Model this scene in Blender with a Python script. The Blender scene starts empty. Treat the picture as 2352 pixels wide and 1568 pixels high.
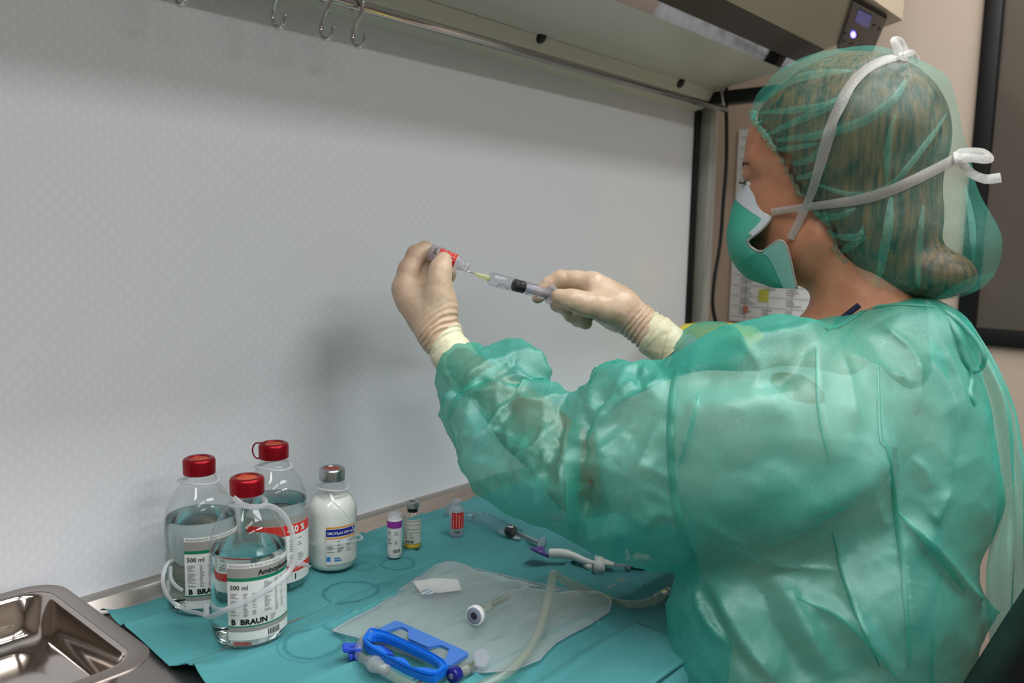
import bpy, bmesh, math, random
import numpy as np
from mathutils import Vector, noise, kdtree
from mathutils.bvhtree import BVHTree
random.seed(7); rng = np.random.default_rng(7)
sc = bpy.context.scene
COL = sc.collection

# ------------------------------------------------------------------ camera
F = 1900.0; IW, IH = 2352.0, 1568.0
yaw, pitch, roll = math.radians(41.0), math.radians(7.0), math.radians(1.2)
_fh = np.array([math.cos(yaw), math.sin(yaw), 0]); _r0 = np.array([math.sin(yaw), -math.cos(yaw), 0]); _z = np.array([0, 0, 1.0])
FW = math.cos(pitch)*_fh - math.sin(pitch)*_z; _u0 = math.sin(pitch)*_fh + math.cos(pitch)*_z
RT = math.cos(roll)*_r0 + math.sin(roll)*_u0; UP = math.cos(roll)*_u0 - math.sin(roll)*_r0
CAM = np.array([0, 0, 1.17])
def ray(px, py): return FW + (px-IW/2)/F*RT - (py-IH/2)/F*UP
def PT(px, py, d): return CAM + d*ray(px, py)
def PA(px, py, ax, v):
    r = ray(px, py); return CAM + (v-CAM[ax])/r[ax]*r
def PZ(px, py, z=0.75): return PA(px, py, 2, z)
def MPX(d): return d/F                       # metres per photo pixel at a depth
cd = bpy.data.cameras.new('camera'); cam = bpy.data.objects.new('camera', cd); COL.objects.link(cam)
cd.sensor_width = 36; cd.lens = F/IW*36; cd.clip_start = 0.02
from mathutils import Matrix
cam.matrix_world = Matrix([[RT[0], UP[0], -FW[0], CAM[0]], [RT[1], UP[1], -FW[1], CAM[1]], [RT[2], UP[2], -FW[2], CAM[2]], [0, 0, 0, 1]])
cd.dof.use_dof = True; cd.dof.focus_distance = 0.95; cd.dof.aperture_fstop = 5.2
sc.camera = cam
# ------------------------------------------------------------------ light
w = bpy.data.worlds.new('world'); sc.world = w; w.use_nodes = True
w.node_tree.nodes['Background'].inputs[0].default_value = (1.0, 0.98, 0.95, 1); w.node_tree.nodes['Background'].inputs[1].default_value = 0.05
sc.view_settings.view_transform = 'Standard'; sc.view_settings.look = 'None'; sc.view_settings.gamma = 1.0
sc.view_settings.use_curve_mapping = False; sc.view_settings.exposure = -0.12
sc.cycles.max_bounces = 8; sc.cycles.diffuse_bounces = 2; sc.cycles.glossy_bounces = 4; sc.cycles.transmission_bounces = 8; sc.cycles.transparent_max_bounces = 14
sc.cycles.sample_clamp_indirect = 4.0; sc.cycles.use_adaptive_sampling = True; sc.cycles.adaptive_threshold = 0.05; sc.cycles.adaptive_min_samples = 12
LAMPS = [(-0.35, 0.0), (1.15, 0.0), (-0.35, -0.95), (1.15, -0.95), (-0.35, -1.95), (1.15, -1.95)]
LAMP_W, LAMP_POWER, CEIL_Z = (1.2, 0.26), (21.0, 13.0, 19.0), 2.6
def lamp_light(x, y):
    l = bpy.data.lights.new('ceiling_lamp_light', 'AREA'); l.shape = 'RECTANGLE'; l.size, l.size_y = LAMP_W; l.energy = LAMP_POWER[0 if y > -.5 else 1 if y > -1.5 else 2]*(1.0 if y > -.5 else .68 if x < 0 else 1.25)
    l.color = (0.975, 0.99, 1.0)
    o = bpy.data.objects.new('ceiling_lamp_light', l); COL.objects.link(o); o.location = (x, y, CEIL_Z-0.075); return o
for _p in LAMPS: lamp_light(*_p)

# ------------------------------------------------------------------ helpers
ORG = {}
def lin(c):
    r = []
    for v in c[:3]:
        v = v/255.0; r.append(v/12.92 if v <= 0.04045 else ((v+0.055)/1.055)**2.4)
    return (*r, 1.0)
def mat(name, col, rough=0.5, metal=0.0, trans=0.0, ior=1.45, spec=0.5, sss=0.0, coat=0.0, alpha=1.0, emit=None, estr=0):
    m = bpy.data.materials.new(name); m.use_nodes = True
    b = m.node_tree.nodes['Principled BSDF']
    b.inputs['Base Color'].default_value = lin(col); b.inputs['Roughness'].default_value = rough; b.inputs['Metallic'].default_value = metal
    b.inputs['Transmission Weight'].default_value = trans; b.inputs['IOR'].default_value = ior; b.inputs['Specular IOR Level'].default_value = spec
    b.inputs['Coat Weight'].default_value = coat; b.inputs['Alpha'].default_value = alpha
    if sss: b.inputs['Subsurface Weight'].default_value = sss; b.inputs['Subsurface Radius'].default_value = (0.01, 0.004, 0.002); b.inputs['Subsurface Scale'].default_value = 1
    if emit: b.inputs['Emission Color'].default_value = lin(emit); b.inputs['Emission Strength'].default_value = estr
    return m
def nd(m, t, **kw):
    n = m.node_tree.nodes.new(t)
    for k, v in kw.items(): setattr(n, k, v)
    return n
def lk(m, a, b): m.node_tree.links.new(a, b)
def bsdf(m): return m.node_tree.nodes['Principled BSDF']
def noise_col(m, c1, c2, scale=20, stretch=(1, 1, 1), detail=4, bump=0.0, lo=0.35, hi=0.65, rough=None):
    tc = nd(m, 'ShaderNodeTexCoord'); mp = nd(m, 'ShaderNodeMapping'); mp.inputs['Scale'].default_value = stretch
    lk(m, tc.outputs['Object'], mp.inputs['Vector'])
    n = nd(m, 'ShaderNodeTexNoise'); n.inputs['Scale'].default_value = scale; n.inputs['Detail'].default_value = detail
    lk(m, mp.outputs['Vector'], n.inputs['Vector'])
    r = nd(m, 'ShaderNodeValToRGB'); r.color_ramp.elements[0].position = lo; r.color_ramp.elements[1].position = hi
    r.color_ramp.elements[0].color = lin(c1); r.color_ramp.elements[1].color = lin(c2)
    lk(m, n.outputs['Fac'], r.inputs['Fac']); lk(m, r.outputs['Color'], bsdf(m).inputs['Base Color'])
    if bump:
        bp = nd(m, 'ShaderNodeBump'); bp.inputs['Strength'].default_value = bump; bp.inputs['Distance'].default_value = 0.002
        lk(m, n.outputs['Fac'], bp.inputs['Height']); lk(m, bp.outputs['Normal'], bsdf(m).inputs['Normal'])
    return m
def thing(name, label, cat, loc=(0, 0, 0), group=None, kind=None):
    o = bpy.data.objects.new(name, None); COL.objects.link(o); o.location = tuple(float(v) for v in loc); o.empty_display_size = 0.05
    ORG[o.name] = np.array(loc, float); tag(o, label, cat, group, kind); return o
def tag(o, label=None, cat=None, group=None, kind=None):
    if label: o['label'] = label
    if cat: o['category'] = cat
    if group: o['group'] = group
    if kind: o['kind'] = kind
    return o
def add(name, V, Fc, m, parent=None, smooth=True, label=None, mi=None, loc=None):
    V = np.asarray(V, float).reshape(-1, 3)
    if parent is not None: org = ORG[parent.name]
    elif loc is not None: org = np.array(loc, float)
    else: org = np.array([(V[:, 0].min()+V[:, 0].max())/2, (V[:, 1].min()+V[:, 1].max())/2, V[:, 2].min()])
    me = bpy.data.meshes.new(name); me.from_pydata((V-org).tolist(), [], [tuple(int(i) for i in f) for f in Fc]); me.update()
    for mm in (m if isinstance(m, (list, tuple)) else [m]): me.materials.append(mm)
    if mi is not None: me.polygons.foreach_set('material_index', np.asarray(mi, np.int32))
    if smooth: me.polygons.foreach_set('use_smooth', np.ones(len(me.polygons), bool))
    o = bpy.data.objects.new(name, me); COL.objects.link(o)
    if parent is not None: o.parent = parent
    else: o.location = tuple(org)
    ORG[o.name] = org
    if label: o['label'] = label
    return o
def sharp(o, ang=35):
    me = o.data; bm = bmesh.new(); bm.from_mesh(me); a = math.radians(ang)
    for e in bm.edges:
        if len(e.link_faces) == 2 and e.calc_face_angle(0) > a: e.smooth = False
    bm.to_mesh(me); bm.free(); return o
class MB:
    def __init__(s): s.V = []; s.F = []
    def put(s, V, Fc):
        n = len(s.V); s.V += [tuple(v) for v in np.asarray(V, float)]; s.F += [tuple(i+n for i in f) for f in Fc]; return s
    def box(s, a, b, bev=0.0):
        a = np.array(a, float); b = np.array(b, float); lo, hi = np.minimum(a, b), np.maximum(a, b)
        bm = bmesh.new(); bmesh.ops.create_cube(bm, size=1.0)
        for v in bm.verts: v.co = Vector(((v.co.x+.5)*(hi[0]-lo[0])+lo[0], (v.co.y+.5)*(hi[1]-lo[1])+lo[1], (v.co.z+.5)*(hi[2]-lo[2])+lo[2]))
        if bev: bmesh.ops.bevel(bm, geom=bm.edges[:], offset=bev, segments=2, affect='EDGES', profile=.5)
        s.frombm(bm); return s
    def frombm(s, bm):
        bm.verts.index_update(); s.put([v.co[:] for v in bm.verts], [[v.index for v in f.verts] for f in bm.faces]); bm.free(); return s
    def tube(s, pts, r, n=10, flat=None, cap=True, closed=False, up=None):
        V, Fc = tube(pts, r, n, flat, cap, closed, up); return s.put(V, Fc)
    def lathe(s, prof, n=32, base=(0, 0, 0), axis=None, a0=0, a1=2*math.pi):
        V, Fc = lathe(prof, n, base, axis); return s.put(V, Fc)
    def add(s, name, m, parent=None, smooth=True, label=None, sh=None, loc=None):
        o = add(name, s.V, s.F, m, parent, smooth, label, loc=loc)
        if sh: sharp(o, sh)
        return o
def smooth_path(P, n):
    P = np.asarray(P, float); Q = np.vstack([2*P[0]-P[1], P, 2*P[-1]-P[-2]]); out = []
    k = len(P)-1
    for t in np.linspace(0, k, n):
        i = min(int(t), k-1); u = t-i; a, b, c, d = Q[i], Q[i+1], Q[i+2], Q[i+3]
        out.append(.5*((2*b)+(c-a)*u+(2*a-5*b+4*c-d)*u*u+(3*b-a-3*c+d)*u**3))
    return np.array(out)
def frames(P, up=None, closed=False):
    P = np.asarray(P, float); T = np.gradient(P, axis=0)
    if closed: T = np.roll(P, -1, 0)-np.roll(P, 1, 0)
    T /= np.linalg.norm(T, axis=1)[:, None]+1e-12
    if up is None:
        u = np.array([0, 0, 1.0]) if abs(T[0][2]) < .9 else np.array([1.0, 0, 0])
        N = []; n = np.cross(np.cross(T[0], u), T[0])
        for t in T:
            n = n-t*(n@t); n /= np.linalg.norm(n)+1e-12; N.append(n)
        N = np.array(N)
    else:
        N = np.broadcast_to(np.asarray(up, float), P.shape).copy(); N -= T*(N*T).sum(1)[:, None]; N /= np.linalg.norm(N, axis=1)[:, None]+1e-12
    return T, N, np.cross(T, N)
def tube(P, r, n=10, flat=None, cap=True, closed=False, up=None):
    """sweep; r scalar or per point; flat = (scale along normal, scale along binormal)"""
    P = np.asarray(P, float); k = len(P); r = np.broadcast_to(np.asarray(r, float), (k,)); T, N, B = frames(P, up, closed)
    fl = flat or (1, 1); a = np.linspace(0, 2*math.pi, n, endpoint=False)
    V = (P[:, None]+r[:, None, None]*(fl[0]*np.cos(a)[None, :, None]*N[:, None]+fl[1]*np.sin(a)[None, :, None]*B[:, None])).reshape(-1, 3)
    Fc = []
    for i in range(k if closed else k-1):
        j = (i+1) % k
        for q in range(n): Fc.append((i*n+q, i*n+(q+1) % n, j*n+(q+1) % n, j*n+q))
    if cap and not closed: Fc.append(tuple(range(n))[::-1]); Fc.append(tuple((k-1)*n+q for q in range(n)))
    return V, Fc
def lathe(prof, n=32, base=(0, 0, 0), axis=None, cap=True):
    """prof: (r, z); axis: optional direction instead of +z"""
    base = np.array(base, float)
    if axis is None: ax, e1, e2 = np.array([0, 0, 1.0]), np.array([1.0, 0, 0]), np.array([0, 1.0, 0])
    else:
        ax = np.array(axis, float); ax /= np.linalg.norm(ax); h = np.array([0, 0, 1.0]) if abs(ax[2]) < .9 else np.array([1.0, 0, 0])
        e1 = np.cross(h, ax); e1 /= np.linalg.norm(e1); e2 = np.cross(ax, e1)
    a = np.linspace(0, 2*math.pi, n, endpoint=False); V = []; Fc = []
    for r, z in prof: V += [base+ax*z+r*(math.cos(t)*e1+math.sin(t)*e2) for t in a]
    k = len(prof)
    for i in range(k-1):
        for q in range(n): Fc.append((i*n+q, i*n+(q+1) % n, (i+1)*n+(q+1) % n, (i+1)*n+q))
    if cap:
        if prof[0][0] > 1e-6: Fc.append(tuple(range(n))[::-1])
        if prof[-1][0] > 1e-6: Fc.append(tuple((k-1)*n+q for q in range(n)))
    return np.array(V), Fc
def ribbon(P, wdt, nrm, thick=0.0006, cols=5):
    """flat strip of cloth: path, width, normals -> a gently bowed sheet"""
    P = np.asarray(P, float); k = len(P); T = np.gradient(P, axis=0); T /= np.linalg.norm(T, axis=1)[:, None]+1e-12
    N = np.broadcast_to(np.asarray(nrm, float), P.shape).copy(); N -= T*(N*T).sum(1)[:, None]; N /= np.linalg.norm(N, axis=1)[:, None]+1e-12
    B = np.cross(T, N); wd = np.broadcast_to(np.asarray(wdt, float), (k,))[:, None]/2; u = np.linspace(-1, 1, cols)
    V = np.stack([P+B*wd*q+N*thick*(1-q*q) for q in u], 1).reshape(-1, 3)
    return V, grid_faces(k, cols)
def grid_faces(nu, nv):
    return [(i*nv+j, i*nv+j+1, (i+1)*nv+j+1, (i+1)*nv+j) for i in range(nu-1) for j in range(nv-1)]
def prism(poly, e1, e2, o, n, th):
    """extrude a 2-D polygon (in e1,e2 from o) by th along n"""
    poly = np.asarray(poly, float); o = np.array(o, float); e1, e2, n = map(lambda q: np.array(q, float), (e1, e2, n)); k = len(poly)
    A = o+poly[:, :1]*e1+poly[:, 1:]*e2; V = np.vstack([A, A+n*th])
    return V, [tuple(range(k))[::-1], tuple(range(k, 2*k))]+[(i, (i+1) % k, k+(i+1) % k, k+i) for i in range(k)]
def rrect(w2, h2, r, n=5):
    out = []
    for cx, cy, a0 in ((w2-r, h2-r, 0), (-w2+r, h2-r, 90), (-w2+r, -h2+r, 180), (w2-r, -h2+r, 270)):
        for i in range(n+1):
            a = math.radians(a0+90*i/n); out.append((cx+r*math.cos(a), cy+r*math.sin(a)))
    return np.array(out)
def text_mesh(s, size, bold=0.0):
    c = bpy.data.curves.new('t', 'FONT'); c.body = s; c.size = size; c.offset = bold; c.resolution_u = 2; c.fill_mode = 'FRONT'
    o = bpy.data.objects.new('t', c); COL.objects.link(o); dg = bpy.context.evaluated_depsgraph_get(); dg.update()
    me = o.evaluated_get(dg).to_mesh(); V = np.array([v.co[:] for v in me.vertices]); Fc = [tuple(p.vertices) for p in me.polygons]
    o.evaluated_get(dg).to_mesh_clear(); bpy.data.objects.remove(o); bpy.data.curves.remove(c)
    return V, Fc

# ---- signed-distance modelling: smooth unions polygonised with surface nets
class SDF:
    def __init__(s, xs, ys, zs):
        s.x, s.y, s.z = [np.asarray(q, np.float32) for q in (xs, ys, zs)]
        s.f = np.full((len(xs), len(ys), len(zs)), 0.06, np.float32)
    def block(s, lo, hi):
        sl = []
        for c, a, b in zip((s.x, s.y, s.z), lo, hi): sl.append(slice(max(0, int(np.searchsorted(c, a))-1), min(len(c), int(np.searchsorted(c, b))+1)))
        return tuple(sl), s.x[sl[0]][:, None, None], s.y[sl[1]][None, :, None], s.z[sl[2]][None, None, :]
    def mix(s, sl, d, k, op):
        f = s.f[sl]
        if op == 'add': h = np.maximum(k-np.abs(f-d), 0)/k; s.f[sl] = np.minimum(f, d)-h*h*k*.25
        else: h = np.maximum(k-np.abs(f+d), 0)/k; s.f[sl] = np.maximum(f, -d)+h*h*k*.25
    def cone(s, a, b, ra, rb, k=.01, op='add'):
        a = np.array(a, float); b = np.array(b, float); R = max(ra, rb)+.03+k
        sl, X, Y, Z = s.block(np.minimum(a, b)-R, np.maximum(a, b)+R); v = b-a; L = v@v+1e-12
        t = np.clip(((X-a[0])*v[0]+(Y-a[1])*v[1]+(Z-a[2])*v[2])/L, 0, 1)
        d = np.sqrt((X-a[0]-t*v[0])**2+(Y-a[1]-t*v[1])**2+(Z-a[2]-t*v[2])**2)-(ra+(rb-ra)*t)
        s.mix(sl, d.astype(np.float32), k, op)
    def chain(s, pts, k=.01, op='add'):
        for p, q in zip(pts[:-1], pts[1:]): s.cone(p[:3], q[:3], p[3], q[3], k, op)
    def ell(s, c, rad, axes=None, k=.01, op='add'):
        c = np.array(c, float); rad = np.array(rad, float); A = np.eye(3) if axes is None else np.asarray(axes, float); R = rad.max()+.03+k
        sl, X, Y, Z = s.block(c-R, c+R); X, Y, Z = X-c[0], Y-c[1], Z-c[2]
        q = [(X*A[i][0]+Y*A[i][1]+Z*A[i][2]) for i in range(3)]
        k0 = np.sqrt(sum((q[i]/rad[i])**2 for i in range(3)))+1e-6; k1 = np.sqrt(sum((q[i]/rad[i]**2)**2 for i in range(3)))+1e-6
        s.mix(sl, (k0*(k0-1)/k1).astype(np.float32), k, op)
    def mesh(s):
        f = s.f; nx, ny, nz = f.shape; sg = f < 0
        acc = np.zeros((nx-1, ny-1, nz-1, 3), np.float32); cnt = np.zeros((nx-1, ny-1, nz-1), np.float32)
        C = [(i, j, k) for i in (0, 1) for j in (0, 1) for k in (0, 1)]
        inn = sum(sg[i:nx-1+i, j:ny-1+j, k:nz-1+k].astype(np.int8) for i, j, k in C); act = (inn > 0) & (inn < 8)
        I = np.argwhere(act); pos = np.zeros((len(I), 3)); c = np.zeros(len(I))
        for ax in range(3):
            for o1 in (0, 1):
                for o2 in (0, 1):
                    a = [0, 0, 0]; o = [q for q in range(3) if q != ax]; a[o[0]] = o1; a[o[1]] = o2; b = list(a); b[ax] = 1
                    fa = f[I[:, 0]+a[0], I[:, 1]+a[1], I[:, 2]+a[2]]; fb = f[I[:, 0]+b[0], I[:, 1]+b[1], I[:, 2]+b[2]]
                    m = (fa < 0) != (fb < 0); t = np.where(m, fa/np.where(m, fa-fb, 1), 0)
                    p = np.tile(np.array(a, float), (len(I), 1)); p[:, ax] = t; pos[m] += p[m]; c[m] += 1
        pos = pos/c[:, None]; V = np.zeros_like(pos)
        for ax, co in enumerate((s.x, s.y, s.z)): V[:, ax] = co[I[:, ax]]+pos[:, ax]*(co[np.minimum(I[:, ax]+1, len(co)-1)]-co[I[:, ax]])
        idx = np.full(act.shape, -1, np.int64); idx[act] = np.arange(len(I)); Fc = []
        for ax in range(3):
            u, v = (ax+1) % 3, (ax+2) % 3
            sl0 = [slice(None)]*3; sl1 = [slice(None)]*3; sl0[ax] = slice(0, -1); sl1[ax] = slice(1, None)
            s0, s1 = sg[tuple(sl0)], sg[tuple(sl1)]; E = np.argwhere(s0 != s1)
            E = E[(E[:, u] > 0) & (E[:, v] > 0) & (E[:, u] < f.shape[u]-1) & (E[:, v] < f.shape[v]-1)]
            ins = s0[E[:, 0], E[:, 1], E[:, 2]]
            def cell(du, dv):
                q = E.copy(); q[:, u] -= du; q[:, v] -= dv; return idx[q[:, 0], q[:, 1], q[:, 2]]
            Q = np.stack([cell(1, 1), cell(0, 1), cell(0, 0), cell(1, 0)], 1); Q[~ins] = Q[~ins][:, ::-1]; Fc.append(Q)
        return V, np.vstack(Fc)
def relax(V, Fc, it=2, lam=.5):
    E = np.vstack([Fc[:, [0, 1]], Fc[:, [1, 2]], Fc[:, [2, 3]], Fc[:, [3, 0]]]); E = np.vstack([E, E[:, ::-1]])
    for _ in range(it):
        S = np.zeros_like(V); np.add.at(S, E[:, 0], V[E[:, 1]]); n = np.bincount(E[:, 0], minlength=len(V))[:, None]; V = V+lam*(S/np.maximum(n, 1)-V)
    return V
def subdiv(V, Fc):
    """one Catmull-like linear split of quads, then light relax"""
    n = len(V); E = np.sort(np.vstack([Fc[:, [0, 1]], Fc[:, [1, 2]], Fc[:, [2, 3]], Fc[:, [3, 0]]]), 1)
    U, inv = np.unique(E, axis=0, return_inverse=True); inv = inv.reshape(-1); m = len(Fc)
    EV = (V[U[:, 0]]+V[U[:, 1]])/2; CV = V[Fc].mean(1); e = [n+inv[i*m:(i+1)*m] for i in range(4)]; c = n+len(U)+np.arange(m)
    Q = np.vstack([np.stack([Fc[:, i], e[i], c, e[(i+3) % 4]], 1) for i in range(4)])
    return relax(np.vstack([V, EV, CV]), Q, 1, .5), Q
def normals(V, Fc):
    n = np.cross(V[Fc[:, 2]]-V[Fc[:, 0]], V[Fc[:, 3]]-V[Fc[:, 1]]); N = np.zeros_like(V)
    for i in range(4): np.add.at(N, Fc[:, i], n)
    return N/(np.linalg.norm(N, axis=1)[:, None]+1e-12)
def bvh(V, Fc): return BVHTree.FromPolygons([tuple(v) for v in V], [tuple(int(i) for i in f) for f in Fc])
def cast(tree, px, py, off=0.0):
    d = ray(px, py); d = d/np.linalg.norm(d); h = tree.ray_cast(Vector(CAM), Vector(d), 5.0)
    if h[0] is None: return None, None
    p, n = np.array(h[0]), np.array(h[1])
    if n@d > 0: n = -n
    return p+n*off, n
def cast_path(tree, pts, n=24, off=0.0):
    P, N = [], []
    q = smooth_path([(a, b, 0) for a, b in pts], n)
    for a, b, _ in q:
        p, nn = cast(tree, a, b, off)
        if p is not None: P.append(p); N.append(nn)
    return np.array(P), np.array(N)
# ------------------------------------------------------------------ materials
def steel(name, col, rough, stretch=(1, 60, 60)):
    m = mat(name, col, rough, 1.0); tc = nd(m, 'ShaderNodeTexCoord'); mp = nd(m, 'ShaderNodeMapping'); mp.inputs['Scale'].default_value = stretch
    n = nd(m, 'ShaderNodeTexNoise'); n.inputs['Scale'].default_value = 12; n.inputs['Detail'].default_value = 5
    mr = nd(m, 'ShaderNodeMapRange'); mr.inputs[3].default_value = rough*.7; mr.inputs[4].default_value = rough*1.4
    lk(m, tc.outputs['Object'], mp.inputs[0]); lk(m, mp.outputs[0], n.inputs['Vector']); lk(m, n.outputs['Fac'], mr.inputs[0]); lk(m, mr.outputs[0], bsdf(m).inputs['Roughness']); return m
def thin(name, col=(255, 255, 255), rough=0.02, ior=1.45, haze=0.0, hazecol=(235, 240, 240)):
    """thin clear sheet: see-through with a Fresnel gloss and optional milky haze"""
    m = bpy.data.materials.new(name); m.use_nodes = True; nt = m.node_tree; nt.nodes.clear(); out = nd(m, 'ShaderNodeOutputMaterial')
    tr = nd(m, 'ShaderNodeBsdfTransparent'); tr.inputs[0].default_value = lin(col); gl = nd(m, 'ShaderNodeBsdfGlossy'); gl.inputs['Roughness'].default_value = rough
    lw = nd(m, 'ShaderNodeLayerWeight'); lw.inputs[0].default_value = .5; pw = nd(m, 'ShaderNodeMath', operation='POWER'); pw.inputs[1].default_value = 4.0; lk(m, lw.outputs['Facing'], pw.inputs[0])
    fr = nd(m, 'ShaderNodeMath', operation='MULTIPLY_ADD'); fr.inputs[1].default_value = .75; fr.inputs[2].default_value = ((ior-1)/(ior+1))**2; lk(m, pw.outputs[0], fr.inputs[0]); mx = nd(m, 'ShaderNodeMixShader')
    src = tr
    if haze:
        df = nd(m, 'ShaderNodeBsdfDiffuse'); df.inputs[0].default_value = lin(hazecol); tl = nd(m, 'ShaderNodeBsdfTranslucent'); tl.inputs[0].default_value = lin(hazecol)
        m2 = nd(m, 'ShaderNodeMixShader'); m2.inputs[0].default_value = .5; lk(m, df.outputs[0], m2.inputs[1]); lk(m, tl.outputs[0], m2.inputs[2])
        m1 = nd(m, 'ShaderNodeMixShader'); m1.inputs[0].default_value = haze; lk(m, tr.outputs[0], m1.inputs[1]); lk(m, m2.outputs[0], m1.inputs[2]); src = m1
    lk(m, fr.outputs[0], mx.inputs[0]); lk(m, src.outputs[0], mx.inputs[1]); lk(m, gl.outputs[0], mx.inputs[2]); lk(m, mx.outputs[0], out.inputs[0]); return m
def liquid(name, col=(252, 255, 255), ior=1.33):
    m = bpy.data.materials.new(name); m.use_nodes = True; m.node_tree.nodes.clear(); out = nd(m, 'ShaderNodeOutputMaterial')
    g = nd(m, 'ShaderNodeBsdfGlass'); g.inputs['Color'].default_value = lin(col); g.inputs['IOR'].default_value = ior; g.inputs['Roughness'].default_value = 0
    lk(m, g.outputs[0], out.inputs[0]); return m
M = {}
M['room'] = noise_col(mat('painted_wall', (205, 186, 168), .6), (200, 180, 161), (208, 188, 171), 3)
M['ceil'] = mat('ceiling_paint', (232, 228, 220), .8)
M['floor'] = noise_col(mat('vinyl_floor', (84, 84, 86), .4), (76, 76, 78), (92, 92, 92), 30)
M['roomfar'] = noise_col(mat('low_bounce_wall_paint', (150, 140, 128), .6), (144, 134, 122), (156, 146, 134), 3)  # unseen left and front walls, made darker to cut bounced fill light
M['beige'] = mat('beige_enamel', (208, 190, 166), .35)
M['enamel'] = mat('white_enamel', (226, 222, 208), .3)
M['black'] = mat('black_rubber', (14, 14, 15), .45)
M['steel'] = steel('brushed_steel', (178, 172, 166), .28)
M['steelx'] = steel('worktop_steel', (176, 168, 164), .38, (60, 1, 60))
M['chrome'] = mat('chrome', (215, 212, 212), .12, 1.0)
M['mirror'] = mat('polished_steel', (200, 198, 205), .06, 1.0)
M['shadestrip'] = mat('shaded_underside_brown', (74, 64, 56), .45)  # underside bevel of the fascia, its shade put into the dark colour
M['tray'] = mat('tray_steel', (196, 188, 182), .11, 1.0)
M['trayrim'] = steel('tray_rim_steel', (176, 166, 160), .34)
M['post'] = mat('grey_post', (168, 168, 160), .35)
M['white'] = mat('white_plastic', (235, 236, 234), .35)
M['paper'] = mat('white_paper', (238, 238, 236), .7)
M['label'] = mat('label_paper', (222, 224, 220), .5)
M['lgrey'] = mat('label_grey', (150, 148, 142), .5)
M['green'] = mat('label_green', (0, 120, 84), .5)
M['ink'] = mat('ink_black', (18, 18, 20), .5)
M['inkg'] = mat('ink_grey', (132, 134, 134), .6)
M['red'] = mat('label_red', (214, 40, 32), .5)
M['capred'] = mat('red_anodised', (150, 12, 28), .32, .6)
M['rubber'] = mat('orange_rubber', (176, 74, 40), .6)
M['glass'] = thin('clear_glass', (250, 252, 251), .015, 1.45)
M['water'] = liquid('clear_infusion')
M['strap'] = thin('clear_strap', (255, 255, 255), .25, 1.45, .46, (241, 243, 247))
M['film'] = thin('clear_film', (252, 253, 253), .10, 1.40, .33, (240, 244, 242))
M['tube'] = thin('clear_tube', (244, 244, 238), .12, 1.45, .24, (226, 226, 214))
M['frost'] = thin('frosted_plastic', (246, 246, 250), .2, 1.45, .34, (240, 240, 246))
M['clearp'] = thin('clear_plastic', (246, 246, 250), .06, 1.5, .04, (240, 240, 246))
M['milk'] = mat('milky_emulsion', (240, 240, 234), .3)
M['silver'] = mat('crimped_aluminium', (190, 192, 194), .28, 1.0)
M['blue'] = mat('blue_plastic', (20, 108, 214), .3)
M['bluep'] = mat('blue_panel', (66, 118, 200), .25)
M['navy'] = mat('navy_plastic', (28, 24, 120), .3)
M['royal'] = mat('royal_blue_plastic', (44, 80, 200), .35)
M['purple'] = mat('purple_print', (150, 48, 160), .5)
M['violet'] = mat('violet_plastic', (96, 72, 150), .4)
M['orange'] = mat('orange_print', (226, 150, 30), .5)
M['dblue'] = mat('dark_blue_print', (30, 36, 140), .5)
M['lblue'] = mat('light_blue_print', (40, 120, 200), .5)
M['yellow'] = mat('yellow_plastic', (250, 226, 0), .3)
M['stopper'] = mat('black_stopper', (22, 22, 28), .35)
M['lime'] = thin('lime_hub', (250, 252, 228), .2, 1.45, .5, (240, 243, 200))
M['leather'] = noise_col(mat('black_leather', (16, 14, 14), .5, spec=.3), (11, 10, 10), (20, 17, 17), 160, bump=.25)
M['screen'] = mat('lcd_screen', (60, 62, 130), .2, emit=(70, 72, 150), estr=.35)
M['led'] = mat('blue_led', (80, 80, 255), .3, emit=(96, 90, 255), estr=9)
M['panelb'] = mat('panel_black', (20, 16, 18), .25)
M['yliq'] = mat('yellow_residue', (214, 176, 40), .35)

# filter screen: white cloth with a fine honeycomb weave
def weave():
    m = mat('honeycomb_weave', (214, 215, 219), .42, spec=.35); tc = nd(m, 'ShaderNodeTexCoord'); sp = nd(m, 'ShaderNodeSeparateXYZ'); lk(m, tc.outputs['Object'], sp.inputs[0])
    def mth(op, a, b=None):
        n = nd(m, 'ShaderNodeMath', operation=op)
        for i, q in enumerate((a, b)):
            if q is None: continue
            if isinstance(q, (int, float)): n.inputs[i].default_value = q
            else: lk(m, q, n.inputs[i])
        return n.outputs[0]
    k = 2*math.pi/0.0078
    x = mth('MULTIPLY', sp.outputs[0], k); z = mth('MULTIPLY', sp.outputs[2], k*.5)
    c = mth('ADD', mth('COSINE', x), mth('ADD', mth('COSINE', mth('ADD', mth('MULTIPLY', x, .5), z)), mth('COSINE', mth('SUBTRACT', mth('MULTIPLY', x, .5), z))))
    mr = nd(m, 'ShaderNodeMapRange'); mr.inputs[1].default_value = -1.5; mr.inputs[2].default_value = 3; lk(m, c, mr.inputs[0])
    rp = nd(m, 'ShaderNodeValToRGB'); rp.color_ramp.elements[0].color = lin((236, 238, 244)); rp.color_ramp.elements[1].color = lin((241, 243, 247)); lk(m, mr.outputs[0], rp.inputs[0]); lk(m, rp.outputs[0], bsdf(m).inputs['Base Color'])
    bp = nd(m, 'ShaderNodeBump'); bp.inputs['Strength'].default_value = .05; bp.inputs['Distance'].default_value = .001; lk(m, mr.outputs[0], bp.inputs['Height']); lk(m, bp.outputs[0], bsdf(m).inputs['Normal']); return m
M['weave'] = weave()

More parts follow.
